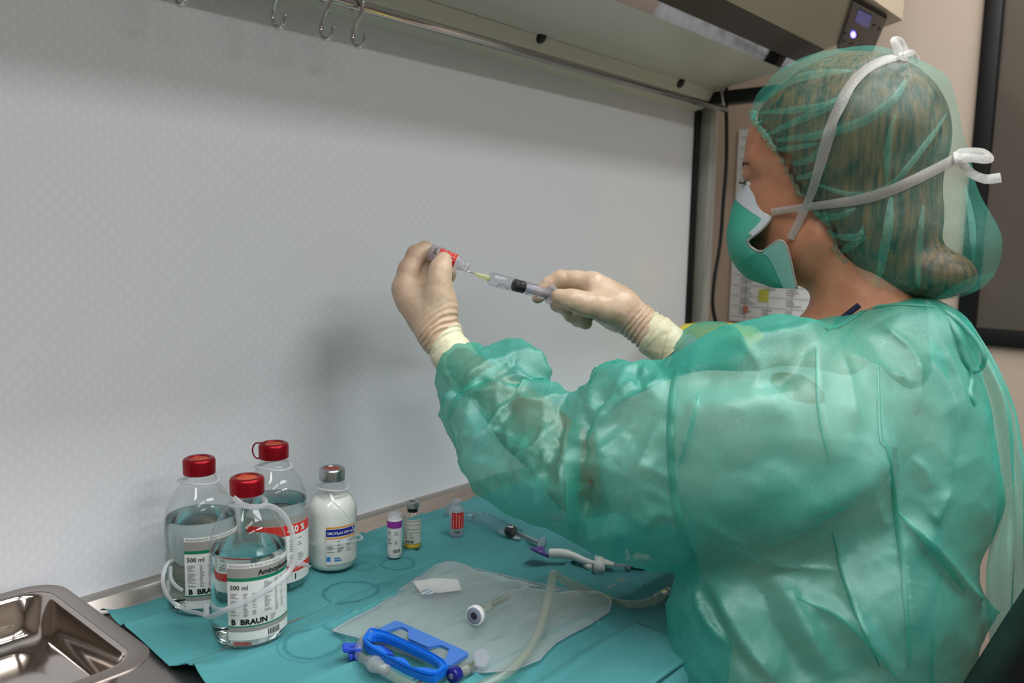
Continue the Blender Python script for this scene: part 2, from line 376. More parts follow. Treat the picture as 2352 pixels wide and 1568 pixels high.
# ------------------------------------------------------------------ the room
TZ = 0.75; WY = 0.925; XE = 1.668; XL = -0.75
RX0, RX1, RY0, RY1 = -1.9, 1.95, -3.0, 1.10
def struct(name, a, b, m): return tag(MB().box(a, b).add(name, m, smooth=False), kind='structure')
struct('floor', (RX0, RY0, -.05), (RX1, RY1, 0), M['floor'])
struct('ceiling', (RX0, RY0, CEIL_Z), (RX1, RY1, CEIL_Z+.05), M['ceil'])
struct('wall_back', (RX0, RY1, 0), (RX1+.1, RY1+.1, CEIL_Z), M['room'])
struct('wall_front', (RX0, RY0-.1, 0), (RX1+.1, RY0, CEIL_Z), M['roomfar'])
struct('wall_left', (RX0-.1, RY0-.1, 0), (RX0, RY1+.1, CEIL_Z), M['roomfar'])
# right wall with the opening of the pass-through window
WZ0, WZ1, WYA, WYB = 0.972, 2.05, -0.62, 0.437
wr = MB(); wr.box((RX1, RY0, 0), (RX1+.1, WYA, CEIL_Z)); wr.box((RX1, WYB, 0), (RX1+.1, RY1, CEIL_Z)); wr.box((RX1, WYA, 0), (RX1+.1, WYB, WZ0)); wr.box((RX1, WYA, WZ1), (RX1+.1, WYB, CEIL_Z))
tag(wr.add('wall_right', M['room'], smooth=False), kind='structure')
win = thing('window_1', 'dark pass-through window in a black frame on the beige wall', None, (RX1, (WYA+WYB)/2, WZ0), kind='structure')
fr = MB()
for a, b in (((WYA, WZ0), (WYB, WZ0+.035)), ((WYA, WZ1-.035), (WYB, WZ1)), ((WYA, WZ0), (WYA+.03, WZ1)), ((WYB-.034, WZ0), (WYB, WZ1))): fr.box((RX1-.012, a[0], a[1]), (RX1+.03, b[0], b[1]), .003)
fr.add('window_frame', M['black'], win, sh=30)
MB().box((RX1+.012, WYA+.02, WZ0+.02), (RX1+.018, WYB-.02, WZ1-.02)).add('window_pane', mat('dark_window_glass', (92, 84, 76), .12, spec=.6), win, smooth=False)
MB().box((RX1+.045, WYA+.02, WZ0+.25), (RX1+.05, WYB-.02, WZ0+.28)).add('window_blind_bar', M['lgrey'], win, smooth=False)
for i, (x, y) in enumerate(LAMPS):
    t = thing('ceiling_light', ['flat ceiling lamp above the left end of the cabinet', 'flat ceiling lamp above the seated person', 'flat ceiling lamp over the camera on the left', 'flat ceiling lamp over the camera on the right', 'flat ceiling lamp at the rear of the room on the left', 'flat ceiling lamp at the rear of the room on the right'][i], 'ceiling light', (x, y, CEIL_Z), 'ceiling lamps behind the camera')
    MB().box((x-.63, y-.18, CEIL_Z-.06), (x+.63, y+.18, CEIL_Z-.001), .006).add('housing', M['enamel'], t, sh=30)
    MB().box((x-.6, y-.15, CEIL_Z-.068), (x+.6, y+.15, CEIL_Z-.061)).add('diffuser', mat('lamp_diffuser', (255, 250, 240), .4), t, smooth=False)

# ------------------------------------------------------------------ laminar flow cabinet
cab = thing('laminar_flow_cabinet', 'white laminar flow cabinet with steel worktop and fine honeycomb back screen', 'cabinet', ((XL+XE)/2, .64, 0))
def xprof(poly, name, m, x0=XL, x1=XE, smooth=False, parent=cab):
    V, Fc = prism(poly, (0, 1, 0), (0, 0, 1), (x0, 0, 0), (1, 0, 0), x1-x0); o = add(name, V, Fc, m, parent, smooth)
    bm = bmesh.new(); bm.from_mesh(o.data); bmesh.ops.recalc_face_normals(bm, faces=bm.faces[:]); bm.to_mesh(o.data); bm.free(); return o
MB().box((XL, WY, TZ), (XE-.012, WY+.02, 1.462)).add('filter_screen', M['weave'], cab, smooth=False, label='white honeycomb filter screen')
MB().box((XE-.012, WY-.008, TZ), (XE+.006, WY+.02, 1.47), .002).add('seal_strip', M['black'], cab, sh=30)
MB().box((XE+.010, WY-.03, TZ), (XE+.045, WY+.02, 1.47), .004).add('end_post', M['post'], cab, sh=30)
MB().box((XL, .372, TZ-.035), (XE+.05, WY+.02, TZ), .004).add('worktop', M['steelx'], cab, sh=30, label='brushed stainless steel worktop')
xprof([(.9, TZ), (.903, TZ+.004), (.912, TZ+.0165), (.917, TZ+.019), (WY, TZ+.0195), (WY, TZ)], 'rear_ledge', M['steel'], smooth=False)
xprof([(.890, 1.500), (.883, 1.498), (.9, 1.470), (WY, 1.455), (WY+.02, 1.455), (WY+.02, 1.52)], 'valance', M['enamel'])
xprof([(.884, 1.4985), (.728, 1.5245), (.728, 1.56), (.884, 1.53)], 'canopy_ceiling', M['enamel'])
xprof([(.728, 1.5235), (.704, 1.5365), (.706, 1.5395), (.73, 1.5265)], 'polished_lip', M['mirror'])
xprof([(.704, 1.5365), (.651, 1.5535), (.653, 1.558), (.706, 1.541)], 'lower_trim', M['shadestrip'])
xprof([(.651, 1.5540), (.509, 1.588), (.509, 2.2), (.94, 2.2), (.94, 1.57)], 'front_fascia', M['beige'])
MB().box((XE-.004, .60, 1.469), (XE+.03, .935, 1.4965), .003).add('end_frame', M['black'], cab, sh=30)
for s in (XL+.02, XE-.06):
    [MB().box((s, y_, 0), (s+.05, y_+.05, TZ-.035), .004).add('leg', M['steel'], cab, sh=30) for y_ in (.42, .86)]
# rubber plugs in the valance
vn = np.cross([1, 0, 0], np.array([0, .9-.883, 1.470-1.498])); vn /= np.linalg.norm(vn); vn = -vn if vn[1] > 0 else vn
vp = np.array([0, .883, 1.498])
for px, py in ((1243, 85), (1563, 190)):
    r = ray(px, py); t = ((vp-CAM)@vn)/(r@vn); c = CAM+t*r
    V, Fc = lathe([(.0001, .004), (.009, .0035), (.0105, .002), (.0108, -.004)], 20, c, vn); add('rubber_plug', V, Fc, M['black'], cab)
rl = MB(); rl.tube([(XL, .859, 1.457), (XE+.004, .859, 1.457)], .0068, 16); rl.add('hanging_rail', M['chrome'], cab, label='chrome hanging rail')
for x in (XL+.03, .4, XE-.004): MB().tube([(x, .859, 1.457), (x, .862, 1.475), (x, .870, 1.512)], .0035, 8).add('rail_bracket', M['chrome'], cab)
# control panel on the sloping fascia
fn = np.cross([1, 0, 0], np.array([0, .509-.651, 1.588-1.554])); fn /= np.linalg.norm(fn); fn = -fn if fn[2] > 0 else fn
fp = np.array([0, .651, 1.554]); fe = np.array([0, .509-.651, 1.588-1.554]); fe /= np.linalg.norm(fe)
def onf(px, py):
    r = ray(px, py); t = ((fp-CAM)@fn)/(r@fn); return CAM+t*r
cpts = [onf(*p) for p in ((1921, 106), (2004, 113), (2037, 33), (1958, -12))]
cc = sum(cpts)/4; ex = np.array([1.0, 0, 0]); ey = fe
hx = abs(((cpts[0]+cpts[1]-cpts[2]-cpts[3])/2)@ex)/2; hy = abs(((cpts[1]+cpts[2]-cpts[0]-cpts[3])/2)@ey)/2
cp = []
for p in cpts: cp.append(((p-cc)@ex, (p-cc)@ey))
ctl = thing('control_panel', 'black control panel with blue screen and lit blue indicator on fascia', 'control panel', cc)
V, Fc = prism(cp, ex, ey, cc, fn, .008); o = add('panel_plate', V, Fc, M['panelb'], ctl, False)
bm = bmesh.new(); bm.from_mesh(o.data); bmesh.ops.recalc_face_normals(bm, faces=bm.faces[:]); bmesh.ops.bevel(bm, geom=bm.edges[:], offset=.002, segments=2, affect='EDGES'); bm.to_mesh(o.data); bm.free()
def onpanel(name, pts, m, lift):
    P = [onf(*p) for p in pts]; V = np.array(P+[p+fn*.0 for p in P]); k = len(pts); V[:k] += fn*.008; V[k:] += fn*(.008+lift)
    Fc = [tuple(range(k)), tuple(range(k, 2*k))[::-1]]+[(i, (i+1) % k, k+(i+1) % k, k+i) for i in range(k)]; return add(name, V, Fc, m, ctl, False)
onpanel('screen', [(1961, 38), (1992, 54), (2001, 26), (1970, 10)], M['screen'], .0012)
onpanel('indicator_light', [(1958+6*math.cos(a), 69+7*math.sin(a)) for a in np.linspace(0, 6.28, 12, endpoint=False)], M['led'], .0016)
onpanel('indicator_light', [(1970+2.5*math.cos(a), 76+4*math.sin(a)) for a in np.linspace(0, 6.28, 10, endpoint=False)], mat('amber_led', (120, 96, 30), .3), .0012)
for (x, y) in ((2006, 48), (2018, 56), (1938, 84), (1953, 90), (1975, 96), (1940, 66)): onpanel('button', [(x-3, y-1), (x+3, y+1), (x+1, y+10), (x-5, y+8)], mat('button_grey', (58, 52, 66), .3), .0015)
# hooks on the rail
for i, (px, py) in enumerate(((811, 68), (741, 50), (624, 24), (405, -6))):
    X = PA(px, py, 1, .868)[0]; jit = (0, .05, -.04, .02)[i]
    pth = smooth_path([(X+jit*z, .859+y, 1.457+z) for y, z in ((.0105, -.007), (.0115, .003), (.005, .0112), (-.005, .0108), (-.0105, .002), (-.006, -.012), (.003, -.023), (.010, -.034), (.008, -.045), (-.001, -.0505), (-.011, -.0475), (-.016, -.037))], 60)
    t = MB().tube(pth, .0026, 10).add('s_hook', M['chrome'])
    tag(t, ['chrome S-hook on the rail, rightmost of the three fully seen', 'chrome S-hook on the rail, middle one of the three', 'chrome S-hook on the rail, leftmost of the three fully seen', 'chrome S-hook at the top edge, only its tip in view'][i], 'hook', 'S-hooks hanging on the rail')
cb = smooth_path([PA(x, y, 1, .862) for x, y in ((1669, 200), (1668, 236), (1669, 300), (1668, 380), (1661, 470), (1654, 560), (1641, 640), (1637, 700), (1645, 745), (1655, 800), (1652, 880))]+[np.array([XE+.02, .88, TZ+.006]), np.array([XE+.0, .85, TZ+.006])], 70)
tag(MB().tube(cb, .0042, 8).add('power_cable', M['black']), 'black cable hanging down beside the white back screen', 'cable')
# printed schedule on the right-hand wall
pc = thing('notice_sheet', 'white printed schedule with coloured cells pinned on the beige wall', 'notice', (RX1, .82, .985))
xs = RX1-.003
MB().box((xs, .690, .978), (RX1-.0005, .962, 1.452)).add('sheet', M['paper'], pc, smooth=False)
g = MB()
for z in np.arange(.99, 1.45, .026): g.box((xs-.0004, .70, z), (xs, .955, z+.0012))
for y in (.74, .80, .86, .92): g.box((xs-.0004, y, .985), (xs, y+.0012, 1.445))
g.add('ruled_lines', M['inkg'], pc, smooth=False)['kind'] = 'stuff'
g = MB()
for z in np.arange(.993, 1.44, .026):
    for y in (.935, .875, .815, .755):
        if random.random() < .65:
            for q in range(3): g.box((xs-.0004, y, z+.004+q*.006), (xs, y-.012-random.random()*.03, z+.0065+q*.006))
g.add('fine_print', M['inkg'], pc, smooth=False)['kind'] = 'stuff'
def cellpx(px0, py0, px1, py1, m):
    a = PA(px0, py0, 0, xs); b = PA(px1, py1, 0, xs); MB().box((xs-.0008, a[1], a[2]), (xs-.0002, b[1], b[2])).add('coloured_cell', m, pc, smooth=False)
cellpx(1744, 664, 1765, 694, mat('lime_print', (206, 206, 90), .6)); cellpx(1708, 701, 1718, 719, mat('rust_print', (200, 130, 104), .6))

# ------------------------------------------------------------------ sharps bin
bc = PT(1652, 745, 1.62); bx, by = bc[0], bc[1]; bh = bc[2]-TZ
sb = thing('sharps_bin', 'round yellow sharps bin at the far end of the worktop', 'bin', (bx, by, TZ))
V, Fc = lathe([(.001, .001), (.066, .001), (.070, .004), (.080, bh-.035), (.083, bh-.033)], 40, (bx, by, TZ)); add('bucket', V, Fc, M['yellow'], sb)
V, Fc = lathe([(.086, bh-.040), (.087, bh-.022), (.084, bh-.014), (.070, bh-.004), (.045, bh), (.001, bh+.001)], 40, (bx, by, TZ)); add('lid', V, Fc, M['yellow'], sb)

# ------------------------------------------------------------------ surgical drape
def drape_mat():
    m = mat('blue_green_drape', (60, 138, 136), .75, spec=.25); b = bsdf(m); nt = m.node_tree
    tc = nd(m, 'ShaderNodeTexCoord'); ge = nd(m, 'ShaderNodeNewGeometry'); n1 = nd(m, 'ShaderNodeTexNoise'); n1.inputs['Scale'].default_value = 700; n1.inputs['Detail'].default_value = 3
    lk(m, ge.outputs['Position'], n1.inputs['Vector']); n2 = nd(m, 'ShaderNodeTexNoise'); n2.inputs['Scale'].default_value = 9; lk(m, ge.outputs['Position'], n2.inputs['Vector'])
    mx = nd(m, 'ShaderNodeMix', data_type='RGBA'); mx.inputs[6].default_value = lin((68, 136, 140)); mx.inputs[7].default_value = lin((87, 156, 159)); lk(m, n1.outputs['Fac'], mx.inputs[0])
    cur = mx.outputs[2]; n3 = nd(m, 'ShaderNodeTexNoise'); n3.inputs['Scale'].default_value = 45; lk(m, ge.outputs['Position'], n3.inputs['Vector'])
    tot = None
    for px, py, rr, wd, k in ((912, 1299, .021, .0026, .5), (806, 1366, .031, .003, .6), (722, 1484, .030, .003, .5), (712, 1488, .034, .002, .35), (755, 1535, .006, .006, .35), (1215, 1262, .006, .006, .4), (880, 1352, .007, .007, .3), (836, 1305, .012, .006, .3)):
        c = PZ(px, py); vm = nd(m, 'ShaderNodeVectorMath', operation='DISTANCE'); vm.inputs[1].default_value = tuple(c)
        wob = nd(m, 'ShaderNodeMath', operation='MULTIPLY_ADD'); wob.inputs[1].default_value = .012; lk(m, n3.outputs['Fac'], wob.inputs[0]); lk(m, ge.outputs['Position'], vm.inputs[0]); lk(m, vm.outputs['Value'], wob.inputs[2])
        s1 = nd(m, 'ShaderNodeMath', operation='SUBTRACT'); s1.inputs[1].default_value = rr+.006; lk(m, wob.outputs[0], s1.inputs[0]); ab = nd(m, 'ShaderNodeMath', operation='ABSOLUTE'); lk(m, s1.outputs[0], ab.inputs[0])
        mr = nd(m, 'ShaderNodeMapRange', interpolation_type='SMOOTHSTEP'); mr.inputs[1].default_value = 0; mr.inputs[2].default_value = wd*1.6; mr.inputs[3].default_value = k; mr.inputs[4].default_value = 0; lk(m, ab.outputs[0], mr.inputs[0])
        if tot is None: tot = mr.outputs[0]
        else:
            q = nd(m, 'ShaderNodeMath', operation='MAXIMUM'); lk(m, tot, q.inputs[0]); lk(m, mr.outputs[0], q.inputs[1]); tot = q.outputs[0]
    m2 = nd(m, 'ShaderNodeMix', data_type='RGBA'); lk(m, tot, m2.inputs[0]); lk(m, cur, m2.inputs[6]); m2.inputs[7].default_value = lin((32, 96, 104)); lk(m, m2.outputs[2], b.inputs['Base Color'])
    bp = nd(m, 'ShaderNodeBump'); bp.inputs['Strength'].default_value = .25; bp.inputs['Distance'].default_value = .0012; lk(m, n1.outputs['Fac'], bp.inputs['Height']); lk(m, bp.outputs[0], b.inputs['Normal']); return m
M['drape'] = drape_mat()
dr = thing('surgical_drape', 'blue-green creased surgical drape spread over the steel worktop', 'drape', (.98, .63, TZ))
gx = np.linspace(.359, 1.60, 420); gy = np.concatenate([np.linspace(.899, .374, 220), np.full(6, .366)]); GX, GY = np.meshgrid(gx, gy, indexing='ij')
def crease(d, a, wd): return a*np.exp(-np.abs(d)/wd)
Z = np.full_like(GX, TZ+.0016)
for yc, a in ((.845, .0018), (.745, -.0010), (.700, .0022), (.612, .0022), (.545, -.0009), (.505, .0022), (.43, .0016)): Z += crease(GY-yc-.004*np.sin(GX*7+yc*20), a*2.3, .0026)+np.maximum(a, 0)*1.6*np.exp(-((GY-yc)/.02)**2)-1.1*crease(GY-yc-.007-.004*np.sin(GX*7+yc*20), abs(a), .003)
for xc, a in ((.545, .0014), (.72, .0020), (.835, .0016), (.95, .002), (1.1, .002), (1.3, .002)): Z += crease(GX-xc-.003*np.sin(GY*11), a*2.3, .0026)-1.1*crease(GX-xc-.007-.003*np.sin(GY*11), abs(a), .003)
Z += .0011*np.sin(GX*23+GY*9)+.0011*np.sin(GY*31-GX*13)+.0012
lift = np.exp(-(GX-.359)/.022); Z += lift*(.011*np.exp(-((GY-.705)/.022)**2)+.012*np.exp(-((GY-.885)/.018)**2)+.002)
GX2 = GX+lift*.002*np.sin(GY*40)
for i in range(6): Z[:, 220+i] = Z[:, 219]-.006-.028*i
V = np.stack([GX2, GY, Z], -1).reshape(-1, 3); o = add('drape_sheet', V, grid_faces(*GX.shape), M['drape'], dr)
fx, fy = np.meshgrid(np.linspace(.50, .742, 40), np.linspace(.456, .376, 14), indexing='ij'); fz = TZ+.0095+.0012*np.sin(fx*40)+.001*np.cos(fy*90)+.003*np.exp(-((fy-.456)/.004)**2)
o = add('folded_edge', np.stack([fx+.002*np.sin(fy*60), fy, fz], -1).reshape(-1, 3), grid_faces(*fx.shape), M['drape'], dr)
sm = o.modifiers.new('thickness', 'SOLIDIFY'); sm.thickness = .004; sm.offset = -1
# ------------------------------------------------------------------ steel tray
tw, th = .335, .244; tcx, tcy = .321-tw/2, .676+th/2
tr = thing('steel_tray', 'polished stainless steel instrument tray with wide flat rim', 'tray', (tcx, tcy, TZ))
def loops(spec, name, m, parent, cap=True):
    V = []; Fc = []; n = None
    for ins, z, r in spec:
        p = rrect(tw/2-ins, th/2-ins, r, 7); n = len(p); V += [(tcx+a, tcy+b, z) for a, b in p]
    for i in range(len(spec)-1):
        for q in range(n): Fc.append((i*n+q, i*n+(q+1) % n, (i+1)*n+(q+1) % n, (i+1)*n+q))
    if cap: Fc.append(tuple((len(spec)-1)*n+q for q in range(n)))
    return add(name, V, Fc, m, parent)
o = loops([(.0004, TZ+.048, .034), (0, TZ+.0495, .034), (.001, TZ+.0505, .034), (.015, TZ+.0502, .026)], 'rim', M['trayrim'], tr, False); sharp(o, 50)
o = loops([(.0148, TZ+.0502, .026), (.0165, TZ+.0495, .026), (.0185, TZ+.046, .026), (.024, TZ+.022, .026), (.0265, TZ+.013, .026), (.0300, TZ+.0085, .025), (.037, TZ+.0065, .022), (.041, TZ+.0045, .02), (.05, TZ+.004, .016)], 'basin', M['tray'], tr)
o.modifiers.new('thickness', 'SOLIDIFY').thickness = .0012

# ------------------------------------------------------------------ infusion bottles
def azim(c): return math.atan2(CAM[1]-c[1], CAM[0]-c[0])
def wrap(V, c, r, az, u0, z0):
    """flat print (x right, y up) laid round a cylinder: u0 is the arc start relative to the viewer-facing azimuth"""
    a = az+u0+V[:, 0]/r; return np.stack([c[0]+r*np.cos(a), c[1]+r*np.sin(a), z0+V[:, 1]], 1)
def patch(c, r, az, a0, a1, z0, z1, n=14):
    a = np.linspace(az+a0, az+a1, n); V = [(c[0]+r*math.cos(t), c[1]+r*math.sin(t), z) for t in a for z in (z0, z1)]
    return V, [(2*i, 2*i+2, 2*i+3, 2*i+1) for i in range(n-1)]
def write(s, size, c, r, az, u0, z0, m, parent, bold=0.0, name='lettering', sx=1.0):
    V, Fc = text_mesh(s, size, bold); V[:, 0] *= sx; add(name, wrap(V, c, r, az, u0, z0), Fc, m, parent, False); return V[:, 0].max()
def dashes(c, r, az, a0, a1, z0, z1, rows, cols, m, parent, hgt=.45, name='fine_print', fill=.85):
    b = MB(); dz = (z1-z0)/rows
    for i in range(rows):
        for j in range(cols):
            if random.random() > fill: continue
            x0 = a0+(a1-a0)*(j+.04)/cols; x1 = x0+(a1-a0)/cols*(random.uniform(.35, .8)); V, Fc = patch(c, r, az, x0, x1, z0+dz*i, z0+dz*(i+hgt), 3); b.put(V, Fc)
    b.add(name, m, parent, False)['kind'] = 'stuff'
PROF = [(.001, .0025), (.026, .001), (.0325, .0012), (.0365, .005), (.0384, .014), (.0386, .030), (.0386, .094), (.0378, .104), (.0355, .114), (.0315, .124), (.0258, .133), (.0200, .141), (.0166, .147), (.0157, .151), (.0155, .1545)]
def bottle(c, H, R, liq, name, label, contents, capm, plug, body_mat, group='infusion bottles', prof=PROF, capr=.0172, capz=.1545, caph=.0158):
    t = thing(name, label, 'bottle', (c[0], c[1], TZ+.003), group); z = TZ+.003; sr = R/.0386
    P = [(a*sr, b*H) for a, b in prof]; V, Fc = lathe(P+[(P[-1][0]-.0015, P[-1][1])], 48, (c[0], c[1], z), cap=False); add('glass_body', V, Fc, M['glass'], t)
    L = [(a*sr-.0012, max(b*H, .0035)) for a, b in prof if b*H < liq]; rl_ = np.interp(liq, [b*H for a, b in prof], [a*sr for a, b in prof])-.0012
    V, Fc = lathe([(.0005, .0035)]+L[1:]+[(rl_, liq-.0006), (rl_-.001, liq), (.0005, liq)], 48, (c[0], c[1], z)); add('liquid', V, Fc, contents, t)
    k = capz*H; cp_ = [(capr-.0014, k-.0022), (capr, k-.0014), (capr+.0002, k+caph*.80), (capr-.0008, k+caph*.95), (capr-.002, k+caph), (capr*.66, k+caph), (capr*.63, k+caph-.0012)]
    V, Fc = lathe(cp_, 40, (c[0], c[1], z), cap=False); cap_ = add('cap', V, Fc, capm, t); sharp(cap_, 40)
    V, Fc = lathe([(capr*.64, k+caph-.0013), (capr*.60, k+caph-.0010), (.003, k+caph-.0008), (.002, k+caph-.0003), (.0004, k+caph-.0003)], 32, (c[0], c[1], z)); add('rubber_stopper', V, Fc, plug, cap_)
    V, Fc = lathe([(capr*.70, k+caph+.0001), (capr*.82, k+caph+.0005), (capr*.86, k+caph+.0002)], 32, (c[0], c[1], z), cap=False); add('crimp_ring', V, Fc, M['silver'] if capm is M['silver'] else mat('red_crimp', (150, 20, 30), .25, .8), cap_)
    return t, z, R
def amino_label(t, c, z, R, az, a0, a1, right=True):
    r = R+.0005; ps = [('white', .012, .0255, 'label'), ('w2', .0255, .0262, 'green')]
    lb = add('label', *patch(c, r, az, a0, a1, z+.0125, z+.0925, 26), M['label'], t)
    for nm, z0, z1, mm in (('grey_band', .0775, .0875, 'lgrey'), ('green_band', .0742, .0776, 'green'), ('green_line', .0262, .0276, 'green'), ('grey_band', .0215, .0262, 'lgrey')): add(nm, *patch(c, r+.0002, az, a0, a1, z+z0, z+z1, 26), M[mm], lb)
    rr = r+.0004
    write('Aminoplasmal B. Braun 10 % solución', .0036, c, rr, az, a0+.06, z+.0890, M['inkg'], lb)
    write('Aminoplasmal', .0075, c, rr, az, a0+.78, z+.0795, M['ink'], lb, bold=.00022)
    write('500 ml', .0066, c, rr, az, a0+.07, z+.0655, M['ink'], lb, bold=.0001)
    write('B  BRAUN', .0078, c, rr, az, a0+.09, z+.0292, M['ink'], lb, bold=.00034, sx=1.05)
    for s0, s1, cols in ((.07, .36, 1), (.40, .56, 1), (.62, .78, 1)): dashes(c, rr, az, a0+s0, a0+s1, z+.0375, z+.0625, 17, cols, M['inkg'], lb, .36)
    for s0, s1 in ((.92, 1.20), (1.24, 1.38), (1.44, 1.58)): dashes(c, rr, az, a0+s0, a0+s1, z+.0375, z+.0725, 23, 1, M['inkg'], lb, .36)
    dashes(c, rr, az, a0+1.08, a0+1.35, z+.0292, z+.036, 4, 1, M['inkg'], lb, .36)
    b = MB(); a = a0+1.02
    for wdt in (.03, .012, .03, .012, .03, .02, .012, .03, .012, .02, .03): b.put(*patch(c, rr, az, a, a+wdt*.75, z+.0140, z+.0205, 3)); a += wdt+.012
    b.add('barcode', M['ink'], lb, False)
    return lb
C1 = PZ(574, 1462)[:2]; C2 = PZ(466, 1393)[:2]; C3 = PZ(633, 1345)[:2]; C4 = PZ(764, 1305)[:2]
b1, z1, R1 = bottle(C1, 1.0, .0386, .098, 'infusion_bottle', 'glass infusion bottle with red cap, frontmost, clear strap across its label', M['water'], M['capred'], M['rubber'], None)
amino_label(b1, C1, z1, R1, azim(C1), -.55, 1.30)
b2, z2, R2 = bottle(C2, 1.0, .0386, .106, 'infusion_bottle', 'glass infusion bottle with red cap, leftmost, nearest the steel tray', M['water'], M['capred'], M['rubber'], None)
amino_label(b2, C2, z2, R2, azim(C2), -.46, 1.38)
b3, z3, R3 = bottle(C3, 1.02, .0386, .106, 'infusion_bottle', 'glass infusion bottle with red cap and red-banded label, behind the other two', M['water'], M['capred'], M['rubber'], None)
r = R3+.0005; az = azim(C3); lb = add('label', *patch(C3, r, az, -.9, 1.45, z3+.014, z3+.093, 30), M['label'], b3)
for nm, zz0, zz1, mm in (('grey_band', .0845, .0935, 'lgrey'), ('red_band', .0715, .0840, 'red'), ('red_band', .0262, .0345, 'red')): add(nm, *patch(C3, r+.0002, az, -.9, 1.45, z3+zz0, z3+zz1, 30), M[mm], lb)
write('Glucosmon', .0075, C3, r+.0004, az, -.30, z3+.0745, M['label'], lb, bold=.0002) if False else None
write('-50 %', .0115, C3, r+.0004, az, .36, z3+.0738, M['label'], lb, bold=.00035)
write('50%', .005, C3, r+.0004, az, .30, z3+.0870, M['inkg'], lb, bold=.0001)
write('g-5-0', .0075, C3, r+.0004, az, .42, z3+.0278, mat('pink_print', (226, 150, 140), .6), lb, bold=.0001)
dashes(C3, r+.0004, az, -.5, .25, z3+.038, z3+.068, 12, 2, M['inkg'], lb, .36); dashes(C3, r+.0004, az, .42, 1.0, z3+.038, z3+.068, 11, 2, M['inkg'], lb, .36)
add('batch_mark', *patch(C3, r+.0004, az, .60, .63, z3+.017, z3+.024, 3), M['ink'], lb)
# torn red tamper ring standing off the rear cap
pr = smooth_path([(C3[0]+.0168*math.cos(az+a)*k, C3[1]+.0168*math.sin(az+a)*k, z3+hh) for a, k, hh in ((-1.4, 1.02, .156), (-1.55, 1.28, .158), (-1.6, 1.42, .166), (-1.55, 1.25, .1735), (-1.2, .95, .1755), (-.7, .9, .1752))], 24)
MB().tube(pr, .0009, 6).add('tear_ring', M['capred'], b3)
P4 = [(.001, .002), (.024, .001), (.031, .002), (.0350, .006), (.0375, .014), (.0386, .026), (.0386, .095), (.0375, .104), (.034, .112), (.028, .120), (.0215, .127), (.0185, .133), (.0175, .142), (.0175, .148)]
b4, z4, R4 = bottle(C4, .78, .0308, .093, 'emulsion_bottle', 'small bottle of white milky emulsion with silver crimped cap', M['milk'], M['silver'], mat('brick_rubber', (150, 60, 52), .6), None, prof=P4, capr=.0160, capz=.148, caph=.0135)
az = azim(C4); r = R4+.0005; lb = add('label', *patch(C4, r, az, -.25, 1.25, z4+.014, z4+.062, 20), mat('clear_label', (214, 214, 206), .4), b4)
for nm, zz0, zz1, mm in (('orange_line', .0605, .0622, 'orange'), ('blue_band', .0500, .0592, 'dblue'), ('orange_line', .0470, .0487, 'orange')): add(nm, *patch(C4, r+.0002, az, -.25, 1.05, z4+zz0, z4+zz1, 16), M[mm], lb)
write('SMOFlipid 200 mg/ml', .0046, C4, r+.0004, az, -.20, z4+.0528, M['label'], lb, bold=.00005)
dashes(C4, r+.0003, az, -.22, .95, z4+.030, z4+.045, 9, 3, M['inkg'], lb, .5)
dashes(C4, r+.0003, az, .05, .5, z4+.0185, z4+.024, 2, 1, M['lblue'], lb, .6); add('logo_mark', *patch(C4, r+.0003, az, -.23, -.08, z4+.0185, z4+.0245, 4), M['lblue'], lb)
# moulded hanger straps (each belongs to its bottle)
def strap(parent, pts, wd=.0045, th=.0018, n=50, name='hanger_strap'):
    P = smooth_path([PT(*p) for p in pts], n); V, Fc = tube(P, .5, 8, flat=(th, wd), up=-FW); return add(name, V, Fc, M['strap'], parent)
def collar(parent, c, r, z, wd=.003): P = [(c[0]+r*math.cos(a), c[1]+r*math.sin(a), z+.0015*math.sin(a*2+1)) for a in np.linspace(0, 2*math.pi, 40, endpoint=False)]; V, Fc = tube(P, wd, 8, flat=(.5, 1), closed=True, up=(0, 0, 1)); add('strap_collar', V, Fc, M['strap'], parent)
d1 = .83
strap(b1, [(536, 1142, d1), (560, 1160, .828), (590, 1164, .826), (620, 1162, .827), (650, 1180, .832), (670, 1220, .835), (677, 1262, .835), (672, 1298, .835), (652, 1325, .828), (610, 1356, .818), (560, 1383, .815), (520, 1400, .818), (485, 1416, .835), (468, 1412, .845)], .0058)
strap(b1, [(487, 1390, .842), (500, 1399, .832), (520, 1400, .82), (540, 1393, .8165)], .0050)
collar(b1, C1, .0176, z1+.143)
strap(b2, [(398, 1285, .89), (383, 1296, .875), (374, 1325, .865), (380, 1358, .862), (400, 1385, .863), (430, 1401, .862), (456, 1408, .85), (470, 1412, .845)], .0046)
strap(b2, [(392, 1300, .885), (392, 1325, .88), (402, 1343, .878), (420, 1356, .878)], .0042)
strap(b2, [(470, 1385, .85), (474, 1400, .845), (473, 1416, .842)], .0068, .003, 12, 'strap_clip')
collar(b2, C2, .0205, z2+.146)
strap(b3, [(660, 1290, .955), (690, 1291, .955), (712, 1301, .97), (700, 1297, .96), (680, 1297, .953), (640, 1297, .955)], .0040)
strap(b3, [(600, 1090, .965), (585, 1085, .985), (640, 1100, .95), (670, 1092, .96)], .0022, .001) if False else None
collar(b3, C3, .020, z3+.146)
strap(b4, [(708, 1247, 1.03), (735, 1251, 1.005), (765, 1250, .998), (800, 1244, 1.005), (828, 1239, 1.03), (830, 1232, 1.035), (818, 1228, 1.04), (800, 1238, 1.01), (780, 1246, 1.0)], .0032)
strap(b4, [(735, 1138, 1.03), (760, 1150, 1.01), (785, 1170, 1.0), (806, 1200, 1.005), (817, 1226, 1.02)], .0018)
collar(b4, C4, .0200, z4+.105, .0022)

